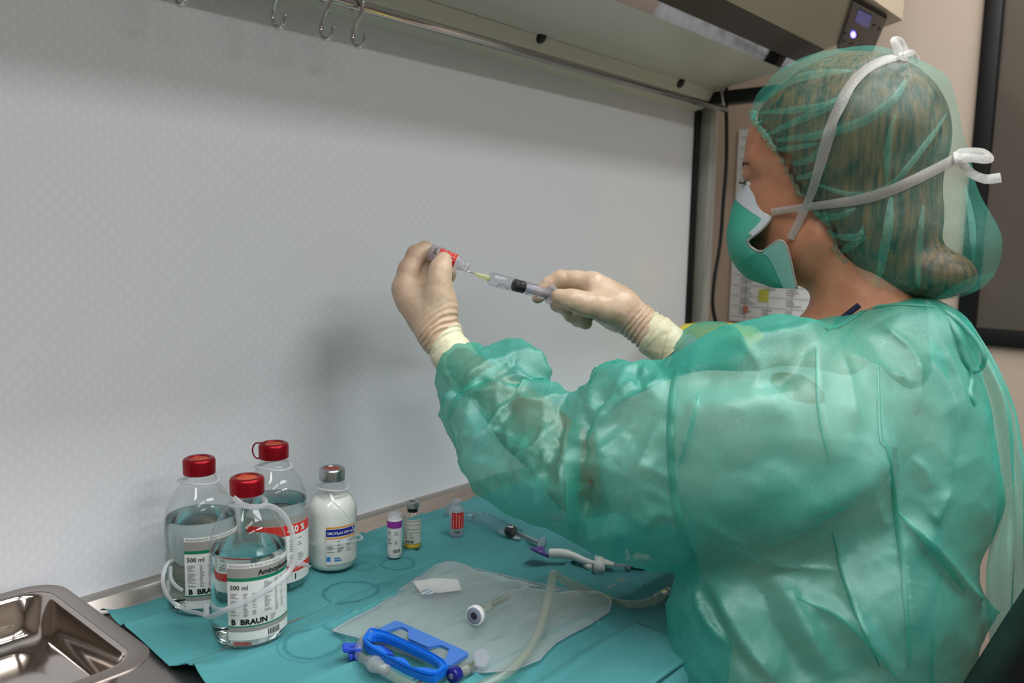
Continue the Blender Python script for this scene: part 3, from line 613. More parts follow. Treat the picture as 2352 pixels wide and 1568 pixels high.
# ------------------------------------------------------------------ small vials
def vial_base(px, py): return PZ(px, py)[:2]
c = vial_base(906, 1284); z = TZ+.0045
t = thing('plastic_vial', 'slim white vial with purple label band beside the brown-capped glass vial'.replace('brown', 'silver'), 'vial', (c[0], c[1], z))
V, Fc = lathe([(.001, 0), (.0086, 0), (.0093, .001), (.0093, .0515), (.0088, .0525)], 28, (c[0], c[1], z)); add('body', V, Fc, M['white'], t)
V, Fc = lathe([(.0088, .0523), (.0092, .0527), (.0092, .0575), (.0085, .0585), (.006, .0588), (.005, .0602), (.001, .0605)], 28, (c[0], c[1], z)); add('lid', V, Fc, M['frost'], t)
az = azim(c); lb = add('label', *patch(c, .0095, az, -2, 2, z+.005, z+.050, 26), M['label'], t); add('purple_band', *patch(c, .0097, az, -2, 2, z+.0405, z+.0495, 26), M['purple'], lb)
dashes(c, .0098, az, -1.0, .9, z+.0195, z+.0375, 6, 2, M['inkg'], lb, .4)
b = MB(); a = -.15
for wdt in (.12, .05, .12, .08, .12, .05, .12): b.put(*patch(c, .0098, az, a, a+wdt*.8, z+.0075, z+.0125, 3)); a += wdt+.05
b.add('barcode', M['ink'], lb, False)
c = vial_base(947, 1263)
t = thing('glass_vial', 'clear glass vial with silver crimp cap and yellow residue', 'vial', (c[0], c[1], z))
V, Fc = lathe([(.001, .0005), (.0105, .0005), (.0118, .002), (.0122, .004), (.0122, .043), (.0112, .0465), (.0085, .049), (.0068, .0505), (.0068, .055)], 32, (c[0], c[1], z), cap=False); add('glass_body', V, Fc, M['glass'], t)
V, Fc = lathe([(.001, .0015), (.0108, .0015), (.0114, .0035), (.0114, .0075), (.001, .0078)], 32, (c[0], c[1], z)); add('residue', V, Fc, M['yliq'], t)
az = azim(c); lb = add('label', *patch(c, .0124, az, -2.2, 1.2, z+.0085, z+.042, 26), mat('vial_label', (196, 198, 188), .5), t)
for zz in (.0395, .0345, .028, .0235): add('rule_line', *patch(c, .0126, az, -1.6, 1.1, z+zz, z+zz+.0006, 14), M['inkg'], lb)
dashes(c, .0126, az, -1.0, .3, z+.0165, z+.0225, 2, 2, M['inkg'], lb, .4)
b = MB(); a = -.75
for wdt in (.16, .06, .16, .1, .16, .06): b.put(*patch(c, .0126, az, a, a+wdt*.8, z+.0095, z+.0135, 3)); a += wdt+.05
b.add('barcode', M['ink'], lb, False)
V, Fc = lathe([(.0062, .0495), (.0070, .050), (.0070, .056)], 24, (c[0], c[1], z)); add('neck_stopper', V, Fc, M['stopper'], t)
V, Fc = lathe([(.0088, .0555), (.0093, .056), (.0094, .0625), (.0088, .0638), (.0042, .0642), (.0040, .0636)], 32, (c[0], c[1], z), cap=False); cp_ = add('crimp_cap', V, Fc, M['silver'], t); sharp(cp_, 40)
V, Fc = lathe([(.0042, .0634), (.003, .0637), (.0005, .0638)], 20, (c[0], c[1], z)); add('rubber_stopper', V, Fc, M['stopper'], cp_)

AMP = [(.0006, 0), (.0086, 0), (.0100, .0012), (.0103, .004), (.0103, .034), (.0098, .038), (.0078, .0415), (.0052, .0438), (.0046, .0465), (.0062, .0480), (.0064, .0515), (.0048, .0530), (.0006, .0534)]
def ampoule(name, label, base, axis, roll0, red=True, extra=True):
    base = np.array(base); ax = np.array(axis, float); ax /= np.linalg.norm(ax); t = thing(name, label, 'ampoule', base)
    h = -FW-ax*(-FW@ax); h /= np.linalg.norm(h); e2 = np.cross(ax, h)
    V, Fc = lathe(AMP, 28, base, ax); add('plastic_body', V, Fc, M['frost'], t)
    V, Fc = lathe([(.0006, .0015), (.0090, .0015), (.0094, .004), (.0094, .026), (.0006, .0262)], 24, base, ax); add('liquid', V, Fc, M['clearp'], t)
    def pt(a0, a1, z0, z1, r=.0106, n=12):
        a = np.linspace(a0, a1, n)+roll0; V = [base+ax*zz+r*(math.cos(q)*h+math.sin(q)*e2) for q in a for zz in (z0, z1)]; return V, [(2*i, 2*i+2, 2*i+3, 2*i+1) for i in range(n-1)]
    lb = add('label', *pt(-.95, .95, .013, .036), M['red'], t)
    b = MB()
    for i in range(4):
        for j in range(6):
            zz = .0145+.0034*j; x = -.75+.4*i; b.put(*pt(x, x+.10, zz, zz+random.uniform(.0015, .003), .0108, 3))
    b.add('fine_print', mat('pale_red_print', (240, 190, 186), .6), lb, False)['kind'] = 'stuff'
    b = MB()
    for i in range(5): b.put(*pt(-.5+.16*i, -.42+.16*i, .006, .010, .0106, 3))
    b.add('barcode', M['ink'], lb, False)
    if extra: add('orange_mark', *pt(.98, 1.5, .018, .033), M['orange'], lb)
    return t
ab = PZ(1048, 1229, TZ+.0045); ampoule('plastic_ampoule', 'frosted plastic ampoule with red label standing on the drape', ab, (0, 0, 1), .35, extra=False)
# clear cap lying behind the ampoule
p0 = PZ(1036, 1168, TZ+.016); p1 = PZ(1092, 1190, TZ+.012); ax = p1-p0; L = np.linalg.norm(ax)
t = thing('needle_sheath', 'clear plastic sheath lying behind the red-labelled ampoule', 'cap', (*p0[:2], TZ))
V, Fc = lathe([(.0088, 0), (.0105, .002), (.0105, .010), (.0085, .012), (.0070, L*.55), (.0075, L*.6), (.0060, L)], 16, p0, ax); add('sleeve', V, Fc, M['clearp'], t)
o = [lathe([(.0001, 0), (.0112, .0005), (.0112, .003), (.0100, .0032)], 16, p0-ax/L*.003, ax)]; add('flange', *o[0], M['frost'], t)
# lying syringe
p0 = PZ(1093, 1186, TZ+.013); p1 = PZ(1190, 1226, TZ+.012); ax = (p1-p0)/np.linalg.norm(p1-p0); L = np.linalg.norm(p1-p0)
t = thing('lying_syringe', 'clear syringe with black stopper lying on the drape by the sleeve', 'syringe', (*p0[:2], TZ))
V, Fc = lathe([(.0022, -.008), (.0024, 0), (.0086, .001), (.0089, .003), (.0089, L), (.0084, L)], 24, p0, ax, cap=False); add('barrel', V, Fc, M['clearp'], t)
V, Fc = lathe([(.0005, L*.76), (.0080, L*.78), (.0084, L*.80), (.0084, L*.88), (.0005, L*.885)], 20, p0, ax); add('stopper', V, Fc, M['stopper'], t)
V, Fc = lathe([(.0035, L*.885), (.0035, L*1.5), (.009, L*1.51), (.009, L*1.53)], 12, p0, ax); add('plunger', V, Fc, M['frost'], t)
b = MB()
for i in range(12):
    q = p0+ax*(.012+i*(L*.62)/12); b.tube([q+np.array([0, 0, .0092]), q+np.array([0, 0, .0092])+np.cross(ax, [0, 0, 1])*-(.004 if i % 5 else .007)], .00025, 4)
b.add('scale_marks', M['ink'], t, False)

# ------------------------------------------------------------------ infusion bag set
from mathutils import geometry as mgeo
bagpx = [(764, 1452), (800, 1430), (858, 1402), (905, 1368), (947, 1337), (985, 1322), (1028, 1293), (1100, 1311), (1249, 1346), (1382, 1371), (1404, 1382), (1397, 1409), (1353, 1438), (1310, 1460), (1274, 1481), (1252, 1503), (1238, 1519), (1184, 1541), (1111, 1548), (1030, 1545), (930, 1505), (830, 1469)]
bp_ = np.array([PZ(x, y, TZ+.008)[:2] for x, y in bagpx])
def densify(p, h):
    out = []
    for a, b in zip(p, np.roll(p, -1, 0)):
        n = max(1, int(np.linalg.norm(b-a)/h)); out += [a+(b-a)*i/n for i in range(n)]
    return np.array(out)
def inside(P, poly):
    x, y = P[:, 0], P[:, 1]; r = np.zeros(len(P), bool)
    for (x1, y1), (x2, y2) in zip(poly, np.roll(poly, -1, 0)):
        cnd = (y1 > y) != (y2 > y); r ^= cnd & (x < (x2-x1)*(y-y1)/(y2-y1+1e-12)+x1)
    return r
def edgedist(P, poly):
    d = np.full(len(P), 9.0)
    for a, b in zip(poly, np.roll(poly, -1, 0)):
        v = b-a; t_ = np.clip(((P-a)@v)/(v@v+1e-12), 0, 1); d = np.minimum(d, np.linalg.norm(P-a-t_[:, None]*v, axis=1))
    return d
bd = densify(bp_, .007); lo, hi = bd.min(0), bd.max(0)
gx_, gy_ = np.meshgrid(np.arange(lo[0], hi[0], .006), np.arange(lo[1], hi[1], .006)); G = np.stack([gx_.ravel(), gy_.ravel()], 1); G += rng.uniform(-.0012, .0012, G.shape)
G = G[inside(G, bd)]; G = G[edgedist(G, bd) > .004]; A = np.vstack([bd, G])
res = mgeo.delaunay_2d_cdt([Vector(p) for p in A], [(i, (i+1) % len(bd)) for i in range(len(bd))], [list(range(len(bd)))], 1, 1e-6)
P2 = np.array([v[:] for v in res[0]]); Tf = res[2]; ed = edgedist(P2, bd)
wr_ = np.array([noise.noise(Vector((p[0]*28+p[1]*10, p[1]*60-p[0]*18, 1)))*.6+noise.ridged_multi_fractal(Vector((p[0]*14, p[1]*26, 3)), 1, 2, 3, 1, 2)*.35 for p in P2])
zt = TZ+.0100+.009*np.clip(ed/.035, 0, 1)**.7*(.55+.55*wr_)+np.clip(ed/.01, 0, 1)*.001; zt[len(bd):] += 0
zt += .006*np.exp(-((P2-PZ(1370, 1400)[:2])**2).sum(1)/.0007)+.008*np.exp(-((P2-PZ(1010, 1330)[:2])**2).sum(1)/.001)
n2 = len(P2); V = np.vstack([np.c_[P2, zt], np.c_[P2, np.full(n2, TZ+.0092)]])
bag = thing('infusion_bag', 'empty clear plastic infusion bag with blue handle lying on the drape', 'bag', (*bp_.mean(0), TZ))
add('bag_film', V[:n2], [tuple(f) for f in Tf], M['film'], bag); add('bag_film', V[n2:], [tuple(f)[::-1] for f in Tf], M['film'], bag)
seam = np.c_[bd, np.full(len(bd), TZ+.0104)]; V, Fc = tube(seam, .0011, 6, closed=True, flat=(.5, 1.6), up=(0, 0, 1)); add('welded_seam', V, Fc, M['frost'], bag)
# paper insert under the film
pi = np.array([PZ(x, y, TZ+.007) for x, y in ((948, 1346), (1000, 1338), (1052, 1342), (1060, 1366), (1010, 1372), (969, 1377))]); V, Fc = prism(np.c_[pi[:, :2]], (1, 0, 0), (0, 1, 0), (0, 0, TZ+.0128), (0, 0, 1), .0004); ins = add('paper_insert', V, Fc, M['paper'], bag, False)
b = MB()
for x0, y0, x1, y1 in ((962, 1362, 985, 1352), (966, 1368, 992, 1356), (975, 1372, 1004, 1358)): b.tube([PZ(x0, y0, TZ+.0136), PZ(x1, y1, TZ+.0136)], .0006, 5)
b.add('printed_stripe', M['lblue'], ins, False)
# injection port
q0 = PZ(1089, 1414, TZ+.029); q1 = PZ(1168, 1366, TZ+.024); ax = (q0-q1)/np.linalg.norm(q0-q1); L = np.linalg.norm(q0-q1)
V, Fc = lathe([(.0030, 0), (.0032, .001), (.0032, L*.55), (.0042, L*.56), (.0042, L*.62), (.0034, L*.64), (.0034, L-.006)], 14, q1, ax); add('port_tube', V, Fc, M['tube'], bag)
V, Fc = lathe([(.0085, L-.007), (.0102, L-.006), (.0105, L-.001), (.0098, L), (.0088, L+.0002)], 30, q1, ax, cap=True); pr_ = add('port_cap', V, Fc, M['white'], bag)
V, Fc = lathe([(.0089, L), (.0086, L+.0006), (.0040, L+.0007)], 30, q1, ax, cap=False); add('port_face', V, Fc, mat('port_grey', (132, 140, 158), .4), pr_)
V, Fc = lathe([(.0040, L+.0005), (.0034, L+.0009), (.0003, L+.001)], 24, q1, ax); add('port_septum', V, Fc, mat('septum_dark', (44, 40, 58), .5), pr_)
# blue handle: flat plate with slot and a raised finger grip
A0 = PZ(858, 1461, TZ+.014); A1 = PZ(1030, 1543, TZ+.014); B0 = PZ(911, 1436, TZ+.014); B1 = PZ(1079, 1512, TZ+.014); D0 = PZ(834, 1498, TZ+.014); D1 = PZ(985, 1574, TZ+.014)
def bil(p00, p10, p01, p11, u, v): return p00*(1-u)*(1-v)+p10*u*(1-v)+p01*(1-u)*v+p11*u*v
def ringmesh(outer, inner, zt, zb, name, m, parent, f):
    n = len(outer); V = []
    for lst, zz in ((outer, zt), (inner, zt), (inner, zb), (outer, zb)):
        for u, v in lst: p = f(u, v); V.append((p[0], p[1], zz))
    Fc = [(i*n+q, i*n+(q+1) % n, ((i+1) % 4)*n+(q+1) % n, ((i+1) % 4)*n+q) for i in range(4) for q in range(n)]
    o = add(name, V, Fc, m, parent); bm = bmesh.new(); bm.from_mesh(o.data); bmesh.ops.recalc_face_normals(bm, faces=bm.faces[:])
    es = [e for e in bm.edges if len(e.link_faces) == 2 and e.calc_face_angle(0) > .9]; bmesh.ops.bevel(bm, geom=es, offset=.0012, segments=2, affect='EDGES'); bm.to_mesh(o.data); bm.free(); return sharp(o, 50)
NP = 64
def loop_resample(pts, n=NP):
    P = np.vstack([pts, pts[:1]]); s_ = np.r_[0, np.cumsum(np.linalg.norm(np.diff(P, axis=0), axis=1))]; t_ = np.linspace(0, s_[-1], n, endpoint=False); return np.stack([np.interp(t_, s_, P[:, i]) for i in (0, 1)], 1)
fpl = lambda u, v: bil(A0, A1, B0, B1, u, v)
outer = loop_resample(rrect(.5, .5, .07, 4)+.5); inner = loop_resample(np.array([(.90, .22), (.80, .78), (.68, .78), (.62, .42), (.36, .40), (.24, .78), (.13, .80), (.08, .22)]))
k0 = np.argmin(np.linalg.norm(outer-np.array([1, .2]), axis=1)); outer = np.roll(outer, -k0, 0)
if True:
    a_o = np.unwrap(np.arctan2(outer[:, 1]-.5, outer[:, 0]-.5)); a_i = np.unwrap(np.arctan2(inner[:, 1]-.5, inner[:, 0]-.5))
    if (a_o[-1]-a_o[0])*(a_i[-1]-a_i[0]) < 0: inner = inner[::-1]
    inner = np.roll(inner, -int(np.argmin(np.linalg.norm(inner-outer[0], axis=1))), 0)
allp = np.vstack([outer, inner]); rs = mgeo.delaunay_2d_cdt([Vector(p) for p in allp], [(i, (i+1) % NP) for i in range(NP)]+[(NP+i, NP+(i+1) % NP) for i in range(NP)], [], 0, 1e-6)
pv = np.array([v[:] for v in rs[0]]); tf = [f for f in rs[2] if not inside(pv[list(f)].mean(0)[None], inner)[0] and inside(pv[list(f)].mean(0)[None], outer)[0]]
PV = np.array([fpl(u, v) for u, v in pv]); PV[:, 2] = TZ+.0185; hd = add('handle_plate', PV, tf, M['bluep'], bag, False); so = hd.modifiers.new('thickness', 'SOLIDIFY'); so.thickness = .003; so.offset = 0
for fpx in np.linspace(.40, .60, 16): pass
fgr = lambda u, v: bil(A0, A1, D0, D1, u, v)
outer = loop_resample(rrect(.545, .60, .34, 8)*np.array([1, 1])+np.array([.5, .5])); inn = rrect(.46, .36, .30, 8)+np.array([.52, .46]); inner = loop_resample(inn)
inner[:, 1] += np.where(inner[:, 1] > .55, .10*np.sin(inner[:, 0]*19), 0)
ringmesh(outer, inner, TZ+.0235, TZ+.0150, 'finger_grip', M['blue'], bag, fgr)
rim_o = outer; rim_i = (outer-np.array([.5, .5]))*np.array([.93, .84])+np.array([.5, .5]); ringmesh(rim_o, rim_i, TZ+.0252, TZ+.0225, 'grip_edge', M['blue'], bag, fgr)
# clips and fittings of the bag
def pxbox(name, pts, z0, h, m, parent):
    P = np.array([PZ(x, y, z0)[:2] for x, y in pts]); V, Fc = prism(P, (1, 0, 0), (0, 1, 0), (0, 0, z0), (0, 0, 1), h); o = add(name, V, Fc, m, parent)
    bm = bmesh.new(); bm.from_mesh(o.data); bmesh.ops.recalc_face_normals(bm, faces=bm.faces[:]); bmesh.ops.bevel(bm, geom=bm.edges[:], offset=.0012, segments=2, affect='EDGES'); bm.to_mesh(o.data); bm.free(); return sharp(o, 40)
cl = thing('tubing_clip', 'royal blue slotted plastic clip at the handle of the bag', 'clip', PZ(806, 1492))
pxbox('clip_plate', [(786, 1483), (832, 1484), (830, 1503), (787, 1500)], TZ+.016, .004, M['royal'], cl)
pxbox('clip_plate', [(850, 1489), (880, 1487), (905, 1507), (900, 1514), (862, 1503)], TZ+.008, .004, M['royal'], cl)
for p in ([(803, 1483.5), (815, 1483.5), (815, 1485.5), (803, 1485.5)], [(804, 1493), (816, 1493), (816, 1495.5), (804, 1495.5)]):
    P = np.array([PZ(x, y, TZ+.0201)[:2] for x, y in p]); V, Fc = prism(P, (1, 0, 0), (0, 1, 0), (0, 0, TZ+.0199), (0, 0, 1), .0004); add('slot', V, Fc, M['navy'], cl, False)
for x in (806, 818): MB().tube([PZ(x, 1500, TZ+.016), PZ(x, 1512, TZ+.010), PZ(x, 1516, TZ+.005)], .0026, 8).add('clip_hook', M['royal'], cl)
q0 = PZ(1036, 1553, TZ+.018); q1 = PZ(1088, 1528, TZ+.016); ax = (q1-q0)/np.linalg.norm(q1-q0); L = np.linalg.norm(q1-q0)
V, Fc = lathe([(.0028, 0), (.0068, .0004), (.0072, .002), (.0072, .009), (.0062, .0098)], 24, q0, ax); add('port_ring', V, Fc, M['navy'], bag)
V, Fc = lathe([(.0015, -.0006), (.0026, -.0004), (.0028, .0008)], 16, q0, ax); add('port_pin', V, Fc, M['frost'], bag)
V, Fc = lathe([(.0050, .0098), (.0050, .018), (.0058, .0182), (.0058, .021), (.0046, .0212), (.0046, L)], 16, q0, ax); add('port_stem', V, Fc, M['tube'], bag)
pxbox('plastic_tab', [(1088, 1500), (1108, 1490), (1118, 1494), (1125, 1520), (1112, 1534), (1090, 1530)], TZ+.019, .0015, M['frost'], bag)
# inlet tube with connector running round the handle
pth = smooth_path([PZ(868, 1446, TZ+.020), PZ(842, 1462, TZ+.02), PZ(826, 1483, TZ+.019), PZ(823, 1502, TZ+.015), PZ(840, 1516, TZ+.014), PZ(870, 1532, TZ+.016), PZ(910, 1556, TZ+.018), PZ(960, 1580, TZ+.018), PZ(1030, 1602, TZ+.012)], 50)
MB().tube(pth, .0042, 12).add('inlet_tube', M['tube'], bag)
q0 = PZ(846, 1517, TZ+.016); q1 = PZ(888, 1540, TZ+.018); ax = (q1-q0)/np.linalg.norm(q1-q0); L = np.linalg.norm(q1-q0)
V, Fc = lathe([(.0048, 0), (.0058, .001), (.0058, .006), (.0078, .0075), (.0078, .013), (.0062, .0145), (.0062, .020), (.0050, .021), (.0054, L)], 14, q0, ax); add('luer_connector', V, Fc, M['frost'], bag)
# long looped line
tl = thing('infusion_tube', 'clear infusion tube looping up over the plastic bag', 'tube', PZ(1270, 1420))
pth = smooth_path([PZ(1020, 1612, TZ+.008), PZ(1120, 1568, TZ+.016), PZ(1180, 1532, TZ+.020), PZ(1225, 1475, TZ+.024), PZ(1248, 1415, TZ+.034), PZ(1262, 1360, TZ+.050), PZ(1270, 1322, TZ+.060), PZ(1276, 1320, TZ+.054), PZ(1300, 1334, TZ+.040), PZ(1345, 1356, TZ+.022), PZ(1395, 1378, TZ+.008), PZ(1450, 1388, TZ+.008), PZ(1500, 1379, TZ+.008), PZ(1534, 1356, TZ+.009)], 90)
MB().tube(pth, .0046, 14).add('line', M['tube'], tl)
q0 = PZ(1502, 1380, TZ+.010); q1 = PZ(1545, 1352, TZ+.011); ax = (q1-q0)/np.linalg.norm(q1-q0)
V, Fc = lathe([(.0046, 0), (.0056, .001), (.0056, .008), (.0072, .009), (.0072, .014), (.005, .016), (.006, .024)], 12, q0, ax); add('end_connector', V, Fc, M['clearp'], tl)
# filter with stopcock and clamp
fl = thing('filter_line', 'white infusion fittings with violet filter disc lying near the sleeve', 'infusion fitting', PZ(1330, 1290))
q0 = PZ(1238, 1272, TZ+.016); V, Fc = lathe([(.0005, 0), (.0125, .0005), (.0135, .002), (.0125, .0045), (.006, .0055), (.004, .010)], 26, q0, (.55, -.1, .95)); add('filter_disc', V, Fc, M['violet'], fl)
MB().tube([q0+np.array([.0, 0, .006]), PZ(1238, 1246, TZ+.022)], .0015, 8).add('vent_spike', M['frost'], fl)
pth = smooth_path([PZ(1262, 1271, TZ+.018), PZ(1290, 1271, TZ+.020), PZ(1318, 1277, TZ+.018), PZ(1350, 1290, TZ+.013), PZ(1385, 1294, TZ+.012), PZ(1410, 1297, TZ+.012)], 30)
MB().tube(pth, np.interp(np.linspace(0, 1, 30), [0, .3, .35, .6, .62, 1], [.0062, .0062, .0052, .0042, .003, .003]), 12).add('white_tube', M['white'], fl)
MB().tube([PZ(1378, 1287, TZ+.013), PZ(1376, 1308, TZ+.010)], [.006, .0075], 14).add('stopcock_body', M['white'], fl)
MB().tube([PZ(1356, 1288, TZ+.012), PZ(1346, 1298, TZ+.008), PZ(1358, 1304, TZ+.007)], .0042, 10).add('stopcock_tap', M['white'], fl)
MB().tube([PZ(1366, 1284, TZ+.014), PZ(1410, 1296, TZ+.010)], [.005, .0028], 10).add('stopcock_arm', M['white'], fl)
ck = thing('roller_clamp', 'white square roller clamp beside the stopcock under the sleeve', 'clamp', PZ(1465, 1300))
pxbox('clamp_plate', [(1434, 1284), (1441, 1281), (1449, 1306), (1442, 1311)], TZ+.0045, .014, M['white'], ck)
pxbox('clamp_block', [(1450, 1303), (1455, 1288), (1492, 1292), (1489, 1306)], TZ+.0045, .012, M['white'], ck)
MB().tube([PZ(1408, 1297, TZ+.011), PZ(1440, 1297, TZ+.012), PZ(1495, 1285, TZ+.012), PZ(1560, 1290, TZ+.009)], .0022, 8).add('clamp_tube', M['frost'], ck)

# ------------------------------------------------------------------ swivel chair behind the person
ch = thing('office_chair', 'black padded leather office chair behind the seated person', 'chair', (.97, .16, 0))
def pad(name, c, ax, rad, m, e=4.0, n=28):
    u = np.linspace(-math.pi/2, math.pi/2, n); v = np.linspace(-math.pi, math.pi, 2*n, endpoint=False); sp = lambda a: np.sign(np.cos(a))*np.abs(np.cos(a))**(2/e); ss = lambda a: np.sign(np.sin(a))*np.abs(np.sin(a))**(2/e)
    V = np.array([c+ax[0]*rad[0]*sp(a)*sp(b)+ax[1]*rad[1]*sp(a)*ss(b)+ax[2]*rad[2]*ss(a) for a in u for b in v]); k = 2*n
    Fc = [(i*k+j, i*k+(j+1) % k, (i+1)*k+(j+1) % k, (i+1)*k+j) for i in range(n-1) for j in range(k)]; return add(name, V, Fc, m, ch)
rc = math.radians(21); bz = np.array([0, -math.sin(rc), math.cos(rc)]); bn = np.array([0, math.cos(rc), math.sin(rc)])
pad('backrest', np.array([.925, .115, .735]), (np.array([1., 0, 0]), bn, bz), (.245, .050, .30), M['leather'], 3.6)
pad('seat', np.array([.99, .36, .44]), (np.array([1., 0, 0]), np.array([0, 1., 0]), np.array([0, 0, 1.])), (.245, .25, .05), M['leather'], 3.4)
MB().tube([(.99, .05, .40), (.99, .02, .43), (.99, .0, .55)], .022, 10).add('back_bracket', M['black'], ch)
MB().tube([(.99, .32, .08), (.99, .32, .40)], .025, 16).add('column', M['chrome'], ch)
for i in range(5):
    a = i*2*math.pi/5+.3; e = np.array([.99+.29*math.cos(a), .32+.29*math.sin(a), .075]); MB().tube([(.99, .32, .10), e], [.026, .018], 10).add('base_leg', M['black'], ch)
    V, Fc = lathe([(.001, -.012), (.026, -.012), (.028, -.008), (.028, .008), (.026, .012), (.001, .012)], 18, e-np.array([0, 0, .046]), (math.sin(a), -math.cos(a), 0)); add('caster', V, Fc, M['black'], ch)
# ------------------------------------------------------------------ person
def cloth(name, col, see, col2=None, fib=900.0, rough=.5, sheen=.12, amp=.16):
    """thin non-woven sheet: diffuse + translucent fibres with see-through gaps"""
    m = bpy.data.materials.new(name); m.use_nodes = True; m.node_tree.nodes.clear(); out = nd(m, 'ShaderNodeOutputMaterial')
    ge = nd(m, 'ShaderNodeNewGeometry'); n1 = nd(m, 'ShaderNodeTexNoise'); n1.inputs['Scale'].default_value = fib; n1.inputs['Detail'].default_value = 2; lk(m, ge.outputs['Position'], n1.inputs['Vector'])
    n2 = nd(m, 'ShaderNodeTexNoise'); n2.inputs['Scale'].default_value = 26; n2.inputs['Detail'].default_value = 3; lk(m, ge.outputs['Position'], n2.inputs['Vector'])
    mx = nd(m, 'ShaderNodeMix', data_type='RGBA'); mx.inputs[6].default_value = lin(col); mx.inputs[7].default_value = lin(col2 or col); lk(m, n2.outputs['Fac'], mx.inputs[0])
    df = nd(m, 'ShaderNodeBsdfDiffuse'); tl = nd(m, 'ShaderNodeBsdfTranslucent'); lk(m, mx.outputs[2], df.inputs[0]); lk(m, mx.outputs[2], tl.inputs[0])
    gl = nd(m, 'ShaderNodeBsdfGlossy'); gl.inputs['Roughness'].default_value = rough; gl.inputs['Color'].default_value = (.9, 1, .97, 1)
    a = nd(m, 'ShaderNodeMixShader'); a.inputs[0].default_value = .42; lk(m, df.outputs[0], a.inputs[1]); lk(m, tl.outputs[0], a.inputs[2])
    b = nd(m, 'ShaderNodeMixShader'); b.inputs[0].default_value = sheen; lk(m, a.outputs[0], b.inputs[1]); lk(m, gl.outputs[0], b.inputs[2])
    tr = nd(m, 'ShaderNodeBsdfTransparent'); mr = nd(m, 'ShaderNodeMapRange'); mr.inputs[1].default_value = .3; mr.inputs[2].default_value = .7; mr.inputs[3].default_value = see-amp; mr.inputs[4].default_value = see+amp; lk(m, n1.outputs['Fac'], mr.inputs[0])
    c = nd(m, 'ShaderNodeMixShader'); lk(m, mr.outputs[0], c.inputs[0]); lk(m, b.outputs[0], c.inputs[1]); lk(m, tr.outputs[0], c.inputs[2]); lk(m, c.outputs[0], out.inputs[0])
    bp = nd(m, 'ShaderNodeBump'); bp.inputs['Strength'].default_value = .3; bp.inputs['Distance'].default_value = .0015; lk(m, n2.outputs['Fac'], bp.inputs['Height'])
    for q in (df, tl, gl): lk(m, bp.outputs[0], q.inputs['Normal'])
    return m
M['gown'] = cloth('teal_gown_fabric', (44, 188, 167), .38, (58, 202, 181)); M['seam'] = cloth('teal_gown_seam', (24, 168, 144), .16)
M['cap'] = cloth('teal_cap_fabric', (66, 186, 164), .79, (76, 198, 176), 1100, amp=.12); M['capfold'] = cloth('teal_cap_fold', (74, 196, 172), .71, None, 1100)
M['mask'] = cloth('teal_mask_fabric', (22, 186, 160), .03, (32, 198, 172), rough=.6); M['maskw'] = cloth('white_mask_band', (226, 232, 238), .03); M['tie'] = cloth('white_tie', (192, 184, 180), .22)
M['shirt'] = noise_col(mat('white_scrub_shirt', (222, 214, 205), .8), (216, 206, 196), (228, 220, 212), 40)
M['skin'] = noise_col(mat('skin', (206, 150, 118), .48, spec=.35), (176, 118, 90), (188, 132, 102), 55, bump=.05)
def hair_mat():
    m = noise_col(mat('brown_hair', (96, 66, 42), .42), (30, 20, 13), (126, 86, 48), 34, (5, 5, .45), 6, bump=.6, lo=.34, hi=.68); return m
M['hair'] = hair_mat()
M['latex'] = noise_col(mat('latex_glove', (214, 180, 142), .36), (206, 176, 148), (220, 194, 168), 30, bump=.08)
M['cuff'] = noise_col(mat('latex_cuff', (228, 220, 176), .45), (222, 216, 180), (232, 228, 196), 18, bump=.05)
M['knit'] = mat('white_knit_cuff', (230, 230, 234), .8)
M['eye'] = mat('eyeball', (226, 218, 212), .15); M['lash'] = mat('dark_lash', (36, 24, 20), .6); M['brow'] = mat('brow_hair', (112, 74, 52), .7)
M['navyc'] = mat('navy_cotton', (26, 28, 58), .8)

per = thing('person', 'person in teal gown, hair cap and mask drawing liquid into a syringe', 'person', (.95, .33, .45))
HC = PT(1905, 425, .92); fa = math.radians(97); hp = math.radians(-4)
HF = np.array([math.cos(fa)*math.cos(hp), math.sin(fa)*math.cos(hp), math.sin(hp)]); HL = np.array([-math.sin(fa), math.cos(fa), 0]); HU = np.cross(HF, HL); HA = np.array([HF, HL, HU])
def HP(x, y, z): return HC+.001*(x*HF+y*HL+z*HU)
def axisgrid(lo, hi, fl, fh_, c, f): return np.concatenate([np.arange(lo, fl, c), np.arange(fl, fh_, f), np.arange(fh_, hi, c)])
SH_L = PT(1800, 985, .80); EL_L = PT(1345, 1095, .87); WR_L = PT(1035, 812, 1.0)
SH_R = np.array([1.115, .335, SH_L[2]+.01]); EL_R = np.array([1.06, .50, .93]); WR_R = PT(1470, 742, 1.105)
NB = HP(-38, 0, -150)
s = SDF(axisgrid(.55, 1.30, HC[0]-.115, HC[0]+.10, .006, .003), axisgrid(.10, .85, HC[1]-.13, HC[1]+.13, .006, .003), axisgrid(.40, 1.42, HC[2]-.14, HC[2]+.15, .006, .003))
def hell(x, y, z, a, b, c, k=.012, op='add'): s.ell(HP(x, y, z), (a/1000, b/1000, c/1000), HA, k, op)
def hcone(p, q, ra, rb, k=.012, op='add'): s.cone(HP(*p), HP(*q), ra/1000, rb/1000, k, op)
hell(-8, 0, 38, 92, 75, 84); hell(34, 0, 42, 54, 61, 62, .02); hell(38, 0, -20, 46, 57, 68, .02); hell(66, 0, -62, 24, 30, 34, .015); hell(68, 0, -84, 15, 18, 14, .015)
hcone((88, 0, 8), (103, 0, -30), 8, 11, .01)
